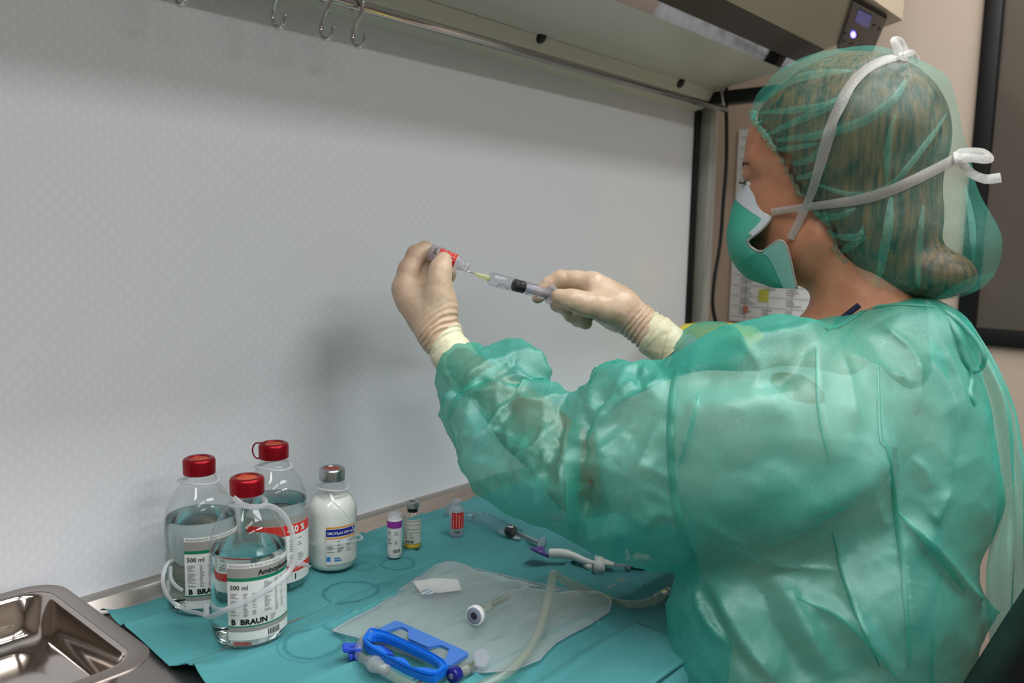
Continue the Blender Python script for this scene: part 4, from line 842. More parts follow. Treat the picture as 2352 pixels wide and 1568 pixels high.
for sd in (-1, 1):
    hell(52, 32*sd, -22, 24, 21, 24, .018); hcone((0, 44*sd, -58), (58, 12*sd, -86), 14, 14, .03); hcone((82, 8*sd, 27), (64, 44*sd, 28), 8, 9, .015)
    hell(91, 31*sd, 8, 13, 16, 9, .008, 'sub'); hell(73, 31*sd, 16, 14.8, 17, 9.5, .005); hell(68, 31*sd, -2, 12, 15, 6, .008)
hcone((-18, 0, -40), (-45, 0, -150), 45, 50, .018); hell(14, 0, -74, 36, 44, 36, .03)
for sd in (-1, 1): hcone((-26, 38*sd, -55), (-6, 14*sd, -160), 10, 9, .02)
s.ell((.952, .335, .985), (.165, .105, .105), k=.03); s.ell((.945, .34, .83), (.150, .11, .24), k=.05); s.ell((.945, .345, .60), (.170, .13, .2), k=.05)
s.cone(NB, NB-np.array([0, .01, .07]), .050, .055, .03)
s.cone((.82, .335, 1.005), (1.09, .335, 1.005), .05, .05, .04)
s.chain([(*SH_L, .056), (*(SH_L*.5+EL_L*.5), .049), (*EL_L, .040)], .02); s.chain([(*EL_L, .040), (*(EL_L*.6+WR_L*.4), .034), (*WR_L, .0175)], .012)
s.cone(WR_L, PT(975, 700, 1.035), .0165, .014, .01)
s.chain([(*SH_R, .056), (*EL_R, .040)], .02); s.chain([(*EL_R, .040), (*(EL_R*.5+WR_R*.5), .030), (*WR_R, .0175)], .012); s.cone(WR_R, PT(1395, 692, 1.12), .0165, .014, .01)
for sx in (-1, 1): s.chain([(.945+.09*sx, .35, .56, .09), (.95+.10*sx, .62, .53, .070)], .03); s.chain([(.95+.10*sx, .62, .53, .068), (.95+.10*sx, .60, .45, .058)], .03)
V, Fc = s.mesh(); V = relax(V, Fc, 1, .4); body = add('body', V, Fc, M['skin'], per); BODY = bvh(V, Fc)
for sd in (1, -1):
    V, Fc = lathe([(.0124*math.sin(a), -.0124*math.cos(a)) for a in np.linspace(.01, math.pi-.01, 16)], 20, HP(71.5, 31*sd, 7), HF); ey = add('eye', V, Fc, M['eye'], per)
    V, Fc = lathe([(.0058, .0110), (.0056, .0118), (.003, .0126), (.0003, .0128)], 16, HP(71.5, 31*sd, 7), HF+HL*.05*sd); add('iris', V, Fc, mat('iris', (70, 60, 52), .1), ey)
    b = MB()
    for i in range(16 if sd > 0 else 5):
        a = -1+2*i/15; p = np.array([84.5-4*a*a, (31+14*a)*sd, 9.0-2.2*a*a]); q = p+np.array([4.0, 2.2*a*sd, -.8]); r2 = q+np.array([1.6, .8*a*sd, 1.2]); b.tube(smooth_path([HP(*p), HP(*q), HP(*r2)], 5), [.0005, .0004, .00035, .0002, .0001], 4)
    add('eyelashes', b.V, b.F, M['lash'], per, False)
    b = MB()
    for i in range(46):
        a = random.uniform(0, 1); yy = (12+38*a); xx = 89.5-16*a**1.6; zz = 28+7*a-10*a*a+random.uniform(-1.6, 1.6); p0, n0 = None, None
        org = HP(xx+30, (yy+6)*sd, zz); h = BODY.ray_cast(Vector(org), Vector(-HF-.15*sd*HL), .08)
        if h[0] is None: continue
        p0 = np.array(h[0]); n0 = np.array(h[1]); tdir = HL*sd*.8-HF*.25+HU*.15; b.tube([p0-n0*.0003, p0+tdir*.004+n0*.0008, p0+tdir*.008+n0*.0002], [.00025, .00025, .0001], 4)
    add('eyebrow', b.V, b.F, M['brow'], per, False)

# hair under the cap
s = SDF(*[np.arange(HC[i]-.24, HC[i]+.20, .005) for i in range(3)])
hell(-20, 0, 44, 101, 82, 95, .01); hell(-30, 0, -32, 46, 66, 50, .02); hell(24, 0, 50, 54, 66, 60, .02); hell(-54, 0, -40, 60, 66, 78, .02); hell(-94, 0, -100, 46, 46, 27, .02); hell(-112, 4, -106, 32, 34, 18, .015)
V, Fc = s.mesh(); Vh = (V-HC)@HA.T*1000
EDGE = np.array([(82, 90), (66, 70), (52, 55), (32, 24), (17, -10), (3, -29), (-14, -48), (-20, -76), (-34, -103), (-51, -122), (-84, -131)])
def behind(x, z, dx=0.0, dz=0.0):
    """True where (x, z) in the head's side plane lies on the hair side of the cap edge"""
    ez = np.interp(z, EDGE[::-1, 1]+dz, EDGE[::-1, 0]+dx); return x < ez
Vh2 = Vh[Fc].mean(1); keep = behind(Vh2[:, 0], Vh2[:, 2], -3); hr = add('hair', V, Fc[keep], M['hair'], per)
# cap
s = SDF(*[np.arange(HC[i]-.26, HC[i]+.22, .004) for i in range(3)])
hell(-26, 0, 46, 103, 87, 97, .01); hell(-32, 0, -38, 52, 70, 54, .02); hell(20, 0, 70, 60, 73, 66, .02); hell(-92, 0, -34, 50, 66, 74, .03); hell(-108, 0, -78, 57, 58, 52, .03); hell(-62, 0, -62, 54, 70, 62, .02)
V, Fc = s.mesh(); V = relax(V, Fc, 2, .5); V, Fc = subdiv(V, Fc); CAPB = bvh(V, Fc); N = normals(V, Fc)
CF = [([(1734, 246), (1814, 188), (1886, 170), (1957, 164)], .0030, 12), ([(1747, 260), (1877, 246), (1930, 224)], .0025, 9), ([(1754, 313), (1841, 273), (1921, 237), (1960, 205)], .003, 10), ([(1787, 322), (1886, 309), (1975, 282), (2047, 233), (2082, 184)], .0035, 12),
      ([(1801, 380), (1868, 362), (1908, 300), (1935, 242)], .003, 10), ([(2037, 420), (2040, 340), (2055, 264)], .003, 8), ([(1868, 420), (1957, 447), (2047, 425), (2136, 318), (2172, 264)], .003, 8), ([(2015, 653), (2037, 541), (2047, 452)], .0035, 12),
      ([(1904, 537), (1945, 545), (1975, 541), (1984, 519)], .003, 9), ([(1868, 488), (1921, 497), (1966, 479)], .003, 9), ([(2150, 688), (2225, 650), (2288, 628)], .003, 14), ([(1775, 345), (1830, 338), (1880, 330)], .002, 7), ([(1820, 410), (1870, 400), (1900, 380)], .002, 8), ([(1925, 585), (1960, 560), (1990, 545)], .003, 9), ([(2110, 660), (2112, 560), (2120, 470)], .003, 7), ([(2215, 420), (2232, 520), (2235, 600)], .002, 8)]
disp = np.zeros(len(V))
def stroke(tree, V, pts, amp, wd, disp, n=60, prof='ridge'):
    P, _ = cast_path(tree, pts, n)
    if len(P) < 2: return P, _
    kd = kdtree.KDTree(len(P)); [kd.insert(Vector(p), i) for i, p in enumerate(P)]; kd.balance()
    lo, hi = P.min(0)-4*wd, P.max(0)+4*wd; c = np.where(((V > lo) & (V < hi)).all(1))[0]
    for i in c:
        _, j, d = kd.find(Vector(V[i])); fade = min(1, 4*min(j+1, len(P)-j)/len(P)); disp[i] += amp*fade*(math.exp(-d/wd) if prof == 'ridge' else math.exp(-(d/wd)**2))
    return P, _
for pts, amp, wd in CF: stroke(CAPB, V, pts, amp, .0045, disp)
Vh = (V-HC)@HA.T*1000; ez = np.interp(Vh[:, 2], EDGE[::-1, 1], EDGE[::-1, 0]); dist = np.clip((ez-Vh[:, 0])/45, 0, 1)
ph = np.arctan2(Vh[:, 2]-20, Vh[:, 0]+30)
disp += np.array([noise.noise(Vector((p*9, d*2, 0)))*.004*(1-d)+noise.noise(Vector((a[0]/40, a[1]/40, a[2]/40)))*.004+noise.ridged_multi_fractal(Vector((a[0]/70, a[1]/70, a[2]/50)), 1, 2, 3, 1, 2)*.0012 for p, d, a in zip(ph, dist, Vh)])
V = V+N*disp[:, None]; V -= N*(.006*np.exp(-(ez-Vh[:, 0])/10)*(Vh[:, 0] < ez))[:, None]
fc = Vh[Fc].mean(1); keep = behind(fc[:, 0], fc[:, 2]); cap = add('hair_cap', V, Fc[keep], M['cap'], per, label='sheer teal bouffant hair cap'); CAPB = bvh(V, Fc)
for pts, amp, wd in CF:
    P, Nn = cast_path(CAPB, pts, 26, .0009)
    if len(P) < 4: continue
    t = np.linspace(0, 1, len(P)); wds = wd*1.7*MPX(.85)*np.sin(math.pi*np.clip(t*.9+.06, 0, 1))**.6*1.05; V, F2 = ribbon(P, wds, Nn, .0003); add('fold', V, F2, M['capfold'], cap)
# gathered elastic edge
pe = smooth_path([(x, 0, z) for x, z in EDGE], 70); side = []
for x, _, z in pe:
    h = CAPB.ray_cast(Vector(HP(x-2, 160, z)), Vector(-HL), .4)
    if h[0] is not None: q = (np.array(h[0])-HC)@HA.T*1000; side.append((x-1, max(q[1], 0), z))
side = np.array(side); oth = side[::-1]*np.array([1, -1, 1]); loop = smooth_path(np.vstack([side[::-1], oth[::-1] if False else side*np.array([1, -1, 1])]), 190)
P = np.array([HP(*q) for q in loop]); tt = np.arange(len(P)); P += (np.sin(tt*1.9)*.0014+np.sin(tt*.83+1)*.0012)[:, None]*HF+(np.cos(tt*2.3)*.0012)[:, None]*HU
rr_ = .0030+.0012*np.sin(tt*2.7)+.0008*np.sin(tt*1.1); V, F2 = tube(P, rr_, 8); add('elastic_edge', V, F2, M['capfold'], cap)

# face mask in the head frame (x forward, y left, z up; millimetres)
def toH(px, py, y):
    c = HP(0, y, 0); r = ray(px, py); t = ((c-CAM)@HL)/(r@HL); q = (CAM+t*r-HC)@HA.T*1000; return q
mid = [(1718, 416), (1704, 440), (1693, 475), (1686, 515), (1684, 560), (1689, 590), (1700, 612), (1726, 640), (1778, 656)]
sid = [(1782, 474), (1772, 500), (1748, 528), (1722, 548), (1717, 556), (1728, 570), (1752, 577), (1800, 556), (1830, 663)]
ys = [52, 56, 60, 62, 62, 62, 60, 56, 52]; ys = [54, 57, 60, 61, 61, 60, 60, 62, 54]
NUM, NVM = 41, 33; U = np.linspace(0, 8, NUM)
mh = np.array([toH(x, y, 4) for x, y in mid]); sh_ = np.array([toH(x, y, yy) for (x, y), yy in zip(sid, ys)])
lastmid = np.array([toH(1768, 655, 6)]); 
mi_ = smooth_path(mh, NUM); si_ = smooth_path(sh_, NUM)
mi_[:, 1] = 0
G = np.zeros((NUM, NVM, 3))
for j, v in enumerate(np.linspace(-1, 1, NVM)):
    a = abs(v); wgt = a**2.0; sg_ = np.sign(v); yl = np.sin(a*math.pi/2)**.85 if a > 0 else 0
    x = mi_[:, 0]*(1-wgt)+si_[:, 0]*wgt; z = mi_[:, 2]*(1-wgt)+si_[:, 2]*wgt; y = si_[:, 1]*yl*sg_
    G[:, j] = np.stack([x, y, z], 1)
pl = (np.abs(np.sin(U*2.2)))[:, None]*.9*(1-np.abs(np.linspace(-1, 1, NVM))**3)[None, :]; G[:, :, 0] += pl
G[:, :, 0] += np.array([[noise.noise(Vector((u*.9, v*2.4, 5)))*1.6*(1-abs(v)**4) for v in np.linspace(-1, 1, NVM)] for u in U])
V = (HC+.001*(G.reshape(-1, 3)@HA)); fcs = np.array(grid_faces(NUM, NVM)); top = fcs[:, 0]//NVM < 7
mk = add('face_mask', V, fcs, [M['mask'], M['maskw']], per, mi=top.astype(int), label='teal pleated face mask with white top band')
o_ = mk.modifiers.new('thickness', 'SOLIDIFY'); o_.thickness = .0008; o_.offset = 0
for sd in (NVM-1, 0):
    P = V.reshape(NUM, NVM, 3)[:, sd]; sgn = 1 if sd else -1; P2_ = V.reshape(NUM, NVM, 3)[:, sd-sgn*2]
    q = smooth_path(P, 80); add('edge_binding', *tube(q, .0011, 6, flat=(1.0, 1.6), up=HL), M['tie'], mk)
W3 = V.reshape(NUM, NVM, 3)
for row in (6.6, ): pass
q = smooth_path(W3[7, 2:-2], 60); add('stitch_line', *tube(q+HL*0+HF*.0006, .0005, 5), M['tie'], mk)
band = np.vstack([W3[35:, NVM-1], W3[35:, NVM-4][::-1]]); 
Gq = np.stack([W3[34:, NVM-1-k]+HL*.0009+HF*.0006 for k in range(4)], 1); add('side_band', Gq.reshape(-1, 3), grid_faces(*Gq.shape[:2]), cloth('pale_mask_band', (150, 214, 204), .05), mk)
Gq = np.stack([W3[:14, NVM-1-k]+HL*.0009+HF*.0006 for k in range(2)], 1); add('side_band', Gq.reshape(-1, 3), grid_faces(*Gq.shape[:2]), M['maskw'], mk)
# ties of the mask, lying on the cap
def tie(pts, pre, wdp, post=()):
    P, Nn = cast_path(CAPB, pts, 46, .0018); P0 = []
    for p in pre:
        h_ = cast(BODY, p[0], p[1], .0035)[0]; q_ = PT(*p); P0.append(h_ if h_ is not None and (h_-CAM)@FW < p[2] else q_)
    P = np.vstack([np.array(P0).reshape(-1, 3), P]+([np.array([PT(*p) for p in post])] if len(post) else []))
    n0 = (CAM-P[0])/np.linalg.norm(CAM-P[0]); Nn = np.vstack([[n0]*len(P0), Nn]+([[n0]*len(post)] if len(post) else [])); P = relax1(P); Nn = relax1(Nn); k = len(P); w_ = np.interp(np.arange(k)/k, [0, .08, .3, 1], [wdp*.7, wdp*.8, wdp, wdp*.95])*MPX(.84)
    V, F2 = ribbon(P, w_, Nn, .0008); return add('mask_tie', V, F2, M['tie'], mk)
def relax1(P, it=3):
    P = np.array(P, float)
    for _ in range(it): P[1:-1] = .5*P[1:-1]+.25*(P[:-2]+P[2:])
    return P
dm = float((W3[34, NVM-1]-CAM)@FW); dt = float((W3[0, NVM-1]-CAM)@FW)
tie([(1862, 452), (1880, 395), (1898, 325), (1922, 262), (1950, 205), (1985, 165), (2030, 141), (2070, 131)], [(1819, 549, dm-.001), (1832, 522, dm-.006), (1845, 492, dm-.012)], 26)
tie([(1890, 470), (1950, 462), (2020, 446), (2090, 418), (2150, 388), (2196, 362)], [(1774, 486, dt-.001), (1815, 477, dt-.006), (1850, 474, dt-.013)], 24)
def bow(pts, wdp, name='tie_bow'):
    P = smooth_path([PT(*p) for p in pts], 26); T = np.gradient(P, axis=0); V, F2 = ribbon(P, wdp*MPX(.86), np.array([-FW]*len(P))+.35*UP, .0008); add(name, V, F2, M['tie'], mk)
kd_ = float((cast(CAPB, 2190, 366)[0]-CAM)@FW)
bow([(2192, 366, kd_-.004), (2225, 362, kd_-.008), (2258, 366, kd_-.006), (2272, 362, kd_), (2255, 350, kd_+.004), (2215, 350, kd_+.002), (2198, 358, kd_)], 22)
bow([(2205, 362, kd_), (2218, 385, kd_+.002), (2238, 402, kd_+.002), (2265, 411, kd_), (2299, 408, kd_-.004)], 24)
bow([(2200, 352, kd_-.001), (2202, 366, kd_-.007), (2204, 380, kd_-.006)], 20, 'tie_knot')
kt = float((cast(CAPB, 2068, 134)[0]-CAM)@FW)
bow([(2066, 132, kt-.002), (2062, 112, kt), (2056, 95, kt+.002), (2066, 93, kt+.006), (2074, 108, kt+.008), (2082, 126, kt+.006)], 22)
bow([(2070, 130, kt), (2088, 122, kt+.004), (2098, 120, kt+.01), (2104, 130, kt+.014), (2110, 144, kt+.016)], 16)
bow([(2062, 126, kt-.003), (2072, 131, kt-.004), (2082, 133, kt)], 20, 'tie_knot')

# shirt under the gown
s = SDF(*[np.arange(a, b, .007) for a, b in ((.55, 1.30), (.1, .75), (.42, 1.16))])
s.ell((.952, .318, .962), (.178, .105, .105), k=.03); s.ell((.945, .34, .83), (.163, .124, .24), k=.05); s.ell((.945, .345, .60), (.183, .145, .2), k=.05); s.cone((.82, .315, .985), (1.09, .315, .985), .06, .06, .03)
ES = SH_L*.36+EL_L*.64; s.chain([(*(SH_L-np.array([0,0,.008])), .061), (*(SH_L*.6+EL_L*.4), .062), (*ES, .060)], .03); s.chain([(*SH_R, .064), (*(SH_R*.45+EL_R*.55), .056)], .03)
V, Fc = s.mesh(); V = relax(V, Fc, 2); N = normals(V, Fc); V += N*np.array([noise.noise(Vector(v*16))*.006+noise.ridged_multi_fractal(Vector((v[0]*9, v[1]*9, v[2]*14)), 1, 2, 3, 1, 2)*.003 for v in V])[:, None]
add('shirt', V, Fc, M['shirt'], per)
cpath = cast_path(BODY, [(1918, 742), (1938, 728), (1956, 714), (1974, 700)], 24, -.001)[0]; add('shirt_collar', *tube(relax1(cpath, 4), .0034, 8), M['navyc'], per)

# ------------------------------------------------------------------ gown
s = SDF(*[np.arange(a, b, .0065) for a, b in ((.50, 1.32), (.06, .88), (.55, 1.16))]); CA = np.array([RT, UP, FW])
def pe_(px, py, d, rx, ry, rz, k=.035, ang=0):
    c_, s_ = math.cos(ang), math.sin(ang); A = np.array([c_*RT+s_*UP, -s_*RT+c_*UP, FW]); s.ell(PT(px, py, d), (rx*MPX(d), ry*MPX(d), rz), A, k)
for e in ((1068, 850, 1.0, 46, 46, .026, .02), (1108, 902, .985, 84, 76, .045, .025), (1178, 868, .98, 66, 72, .04, .012), (1128, 970, .96, 92, 100, .05, .025), (1215, 1045, .93, 145, 118, .055, .03), (1262, 985, .93, 80, 92, .05, .01), (1330, 1105, .885, 150, 128, .062, .035), (1465, 1060, .865, 172, 200, .075, .025), (1425, 925, .87, 72, 84, .05, .010), (1560, 1072, .845, 180, 206, .082, .03),
          (1700, 1032, .83, 195, 243, .092, .04), (1800, 988, .84, 225, 258, .105, .045),
          (1830, 945, .90, 195, 180, .11, .04), (1995, 900, .92, 205, 205, .12, .04), (2025, 1120, .91, 225, 260, .125, .04), (1935, 1400, .89, 265, 270, .13, .04), (2070, 775, .905, 118, 82, .085, .03), (2012, 788, .895, 80, 78, .07, .02), (1950, 800, .885, 62, 62, .055, .015),
          (1712, 1430, .85, 168, 190, .085, .04), (1850, 1610, .86, 290, 160, .12, .05)): pe_(*e)
s.chain([(*SH_R, .075), (*(SH_R*.5+EL_R*.5), .072), (*EL_R, .066)], .04); s.chain([(*EL_R, .066), (*PT(1628, 826, 1.082), .040), (*PT(1606, 818, 1.086), .0345)], .03)
s.cone(PT(2150, 1390, .85), PT(2290, 1408, .83), .045, .004, .03); s.cone(PT(1334, 880, .70), PT(1334, 868, 1.2), .016, .016, .012, 'sub')
V, Fc = s.mesh(); V = relax(V, Fc, 3, .5); V, Fc = subdiv(V, Fc); GB = bvh(V, Fc); N = normals(V, Fc); disp = np.zeros(len(V))
def q7(*p): return [(980+x/2.45, 700+y/2.45) for x, y in p]
def q8(*p): return [(1500+x/1.708, 650+y/1.708) for x, y in p]
GS = [(q7((190, 900), (310, 780), (440, 610), (560, 600), (720, 600)), .007, .008), (q7((720, 600), (735, 690), (600, 860), (440, 920)), .006, .008), (q7((905, 560), (900, 760), (885, 1000), (880, 1290)), -.012, .008), (q7((800, 640), (800, 800), (790, 1000), (810, 1290)), .007, .010),
      (q7((930, 480), (1000, 400), (1080, 360), (1220, 350)), .006, .008), (q7((1240, 350), (1220, 420), (1100, 540)), .005, .007), (q7((900, 740), (1100, 580), (1240, 540), (1390, 420)), .007, .009), (q7((890, 980), (1000, 830), (1200, 620)), .006, .009), (q7((960, 900), (920, 980), (890, 1100)), -.006, .010),
      (q7((1140, 1190), (1180, 1000), (1260, 790), (1320, 640)), .005, .008), (q7((130, 690), (180, 520), (330, 400), (440, 310)), .007, .008), (q7((180, 560), (250, 480), (400, 430)), -.006, .008), (q7((210, 1000), (480, 1195), (620, 1260)), .005, .009), (q7((340, 400), (380, 490), (520, 520), (720, 480)), .007, .007),
      (q7((110, 770), (220, 745), (340, 740)), .005, .007), (q7((490, 1200), (700, 1060), (780, 1000)), .005, .008), (q7((440, 320), (560, 450), (650, 460)), .006, .007), (q7((500, 230), (480, 350), (400, 420)), -.005, .007), (q7((560, 250), (600, 340), (640, 420)), .005, .007), (q7((670, 690), (690, 850), (640, 980)), .004, .006),
      (q7((740, 570), (760, 680), (740, 760), (770, 880)), -.006, .007), (q7((230, 620), (230, 740), (300, 850)), -.004, .008), (q7((1020, 480), (960, 620), (905, 720)), -.007, .010), (q7((1110, 400), (1060, 560), (950, 690)), .005, .008), (q7((1180, 380), (1200, 450), (1240, 530)), -.005, .008), (q7((1300, 400), (1320, 480), (1250, 560)), .004, .008),
      (q7((900, 1280), (1000, 1250), (1120, 1190)), .005, .010), (q7((1190, 1260), (1320, 1165), (1420, 1215)), .004, .008), (q7((1160, 850), (1330, 950), (1400, 1000)), .003, .008),
      (q8((1020, 300), (1012, 400), (1005, 520)), .005, .010), (q8((880, 390), (890, 600), (920, 660), (950, 900), (980, 1100), (1000, 1400)), .004, .008), (q8((330, 1000), (600, 880), (820, 740), (900, 610)), .010, .024), (q8((450, 1060), (650, 970), (850, 840)), -.008, .022), (q8((960, 900), (1100, 1040), (1220, 1200), (1290, 1255)), .008, .010), (q8((1010, 1000), (1130, 1150), (1230, 1260)), -.006, .010),
      (q8((160, 900), (400, 1040), (560, 1100), (720, 1130)), .005, .008), (q8((460, 1140), (560, 1330), (700, 1560)), .009, .016), (q8((400, 1120), (480, 1330), (620, 1560)), -.008, .016), (q8((700, 960), (740, 1130), (800, 1300), (890, 1500)), .006, .009), (q8((230, 1170), (350, 1400), (480, 1560)), .009, .010), (q8((170, 1180), (200, 1300), (330, 1470)), .006, .008), (q8((160, 1150), (300, 1400), (420, 1560)), -.007, .012), (q8((560, 1230), (760, 1330), (960, 1545)), .006, .012),
      (q8((640, 250), (650, 500), (690, 700)), .004, .010), (q8((740, 260), (770, 420), (775, 600)), .004, .010), (q8((140, 540), (380, 480), (560, 470)), .007, .022), (q8((100, 380), (350, 380), (620, 340)), -.006, .020), (q8((180, 440), (160, 540), (95, 700)), .005, .009), (q8((310, 220), (420, 330), (380, 420)), .004, .010), (q8((270, 250), (560, 210), (640, 150)), .006, .014), (q8((600, 200), (560, 330), (440, 420)), -.004, .012),
      (q8((1000, 680), (1070, 750), (1080, 820)), .004, .008), (q8((1180, 800), (1120, 900), (1090, 930)), .004, .008), (q8((1110, 200), (1180, 400), (1200, 600)), .004, .010), (q8((880, 160), (980, 260), (1010, 330)), .004, .010), (q8((750, 270), (880, 350), (1000, 400)), .004, .008), (q8((250, 760), (450, 700), (640, 690)), -.005, .018), (q8((800, 760), (880, 900), (920, 960)), .004, .009)]
for pts, amp, wd in GS: stroke(GB, V, pts, amp*1.35, wd*.8, disp, 50, 'ridge' if wd < .012 else 'soft')
pxy = (V-CAM); dd = pxy@FW; ppx = IW/2+F*(pxy@RT)/dd; slv = np.clip((1640-ppx)/220, 0, 1)
def crumple(v, k):
    d, _p = noise.voronoi(Vector((v[0]*k, v[1]*k, v[2]*k)), distance_metric='DISTANCE'); return d[1]-d[0]
disp += np.array([noise.noise(Vector(v*7.5))*(.006+.004*w_)+noise.noise(Vector((v[0]*20, v[1]*20, v[2]*9)))*.0035+(.45-crumple(v, 13))*.017*w_+(.45-crumple(v+.3, 27))*.010*w_+(.45-crumple(v+.6, 55))*.0025*w_+(.5-crumple(v+.7, 10))*.007*(1-w_)+(.5-crumple(v+.1, 24))*.003*(1-w_) for v, w_ in zip(V, slv)])
V = V+N*disp[:, None]
gown = add('gown', V, Fc, M['gown'], per, label='sheer teal isolation gown'); GB = bvh(V, Fc); GV, GF = V, Fc
# seams and doubled folds of the gown
def gstrip(name, pts, wdp, m=None, off=.0012, n=40, taper=True):
    P, Nn = cast_path(GB, pts, n, off)
    if len(P) < 4: return
    P = relax1(P, 2); Nn = relax1(Nn, 4); t = np.linspace(0, 1, len(P)); w_ = wdp*MPX(.8)*(np.sin(math.pi*np.clip(t*.92+.04, 0, 1))**.5 if taper else np.ones(len(P))); V, F2 = ribbon(P, w_, Nn, .0005); add(name, V, F2, m or M['seam'], gown)
gstrip('sleeve_seam', [(1556, 848), (1546, 900), (1541, 960), (1540, 1027), (1547, 1129), (1566, 1215), (1590, 1285)], 17, taper=False, n=60)
gstrip('side_seam', q8((880, 300), (890, 600), (920, 660), (950, 900), (980, 1100), (1000, 1400), (1000, 1500)), 13, n=60)
gstrip('doubled_fold', q7((840, 640), (830, 760), (820, 900), (815, 1100), (830, 1290), (860, 1400)), 38, M['gown'])
gstrip('doubled_fold', q7((120, 640), (190, 500), (330, 400), (450, 320)), 26, M['gown']); gstrip('doubled_fold', q7((480, 1300), (640, 1320), (820, 1400), (950, 1420)), 30, M['gown']); gstrip('doubled_fold', q8((700, 970), (740, 1130), (800, 1300), (890, 1500)), 9); gstrip('doubled_fold', q8((560, 1230), (760, 1330), (960, 1545)), 12, M['gown'])
gstrip('doubled_fold', q8((180, 440), (150, 560), (100, 720)), 10, M['gown']); gstrip('doubled_fold', q8((960, 900), (1100, 1040), (1220, 1200)), 16, M['gown']); gstrip('doubled_fold', q8((640, 250), (650, 500), (690, 700)), 7, M['gown'])
# neck binding and tie at the nape
gstrip('neck_binding', [(1895, 756), (1925, 750), (1955, 734), (1985, 714), (2020, 704), (2070, 700), (2120, 702), (2150, 706)], 12, taper=False)
def cord(pts, wdp):
    Q = []
    for a, b_, d_ in pts:
        h_ = cast(GB, a, b_, .004)[0]; Q.append(PT(a, b_, min(d_-.01, float((h_-CAM)@FW)) if h_ is not None else d_-.02))
    P = relax1(smooth_path(Q, 40), 3)
    V, F2 = ribbon(P, wdp*MPX(.86), np.array([-FW]*len(P)), .0012); add('neck_tie', V, F2, M['seam'], gown)
cord([(2140, 690, .885), (2180, 720, .868), (2215, 752, .85), (2248, 790, .84), (2262, 825, .838), (2250, 848, .838), (2228, 850, .84), (2212, 820, .845), (2205, 780, .85)], 13)
cord([(2160, 700, .885), (2195, 755, .86), (2215, 820, .845), (2232, 870, .838), (2230, 905, .838), (2240, 932, .838)], 13)
# loose back panel hanging open
L_ = [(2170, 735, .87), (2235, 850, .845), (2262, 960, .835), (2280, 1090, .83), (2275, 1200, .825), (2262, 1290, .82), (2265, 1390, .82), (2270, 1520, .82)]; R_ = [(2222, 742, .90), (2290, 850, .885), (2332, 930, .88), (2345, 1020, .875), (2362, 1120, .87), (2368, 1230, .865), (2366, 1400, .85), (2350, 1540, .845)]
NU = 50; lp = smooth_path([PT(*p) for p in L_], NU); rp = smooth_path([PT(*p) for p in R_], NU); G = np.zeros((NU, 22, 3))
for j in range(22):
    t = j/21; G[:, j] = lp*(1-t)+rp*t+(-FW)[None, :]*(.012*math.sin(math.pi*t)+.006*np.sin(t*17+np.linspace(0, 3, NU))+.003*np.sin(t*9+np.linspace(0, 14, NU)))[:, None]
add('back_panel', G.reshape(-1, 3), grid_faces(NU, 22), M['gown'], gown)
# ------------------------------------------------------------------ gloved hands
def hand(name, grid, build, wr, fore, label, wrist_off):
    global s
    lo, hi = grid; s = SDF(*[np.arange(lo[i], hi[i], .0017) for i in range(3)]); build()
    V, Fc = s.mesh(); V = relax(V, Fc, 2, .4); N = normals(V, Fc); ax = (fore-wr)/np.linalg.norm(fore-wr); t = (V-wr)@ax
    tw_ = np.array([noise.noise(Vector((v[0]*60, v[1]*60, v[2]*60))) for v in V])
    dsp = .0013*np.exp(-((t-wrist_off)/.016)**2)*np.sin((t-wrist_off)*950+tw_*2.4)+.0006*np.sin(t*260+tw_*3)*(t > wrist_off)+.00035*np.array([noise.noise(Vector(v*170)) for v in V])
    V = V+N*dsp[:, None]; c = V[Fc].mean(1); tc = (c-wr)@ax+np.array([noise.noise(Vector(q*40)) for q in c])*.006+((c-wr)@np.cross(ax, FW))*.25
    g = add(name, V, Fc, [M['latex'], M['cuff']], per, mi=(tc > wrist_off+.008).astype(int), label=label); return g, bvh(V, Fc)
def pc_(px, py, d, r): return (*PT(px, py, d), r*MPX(d))
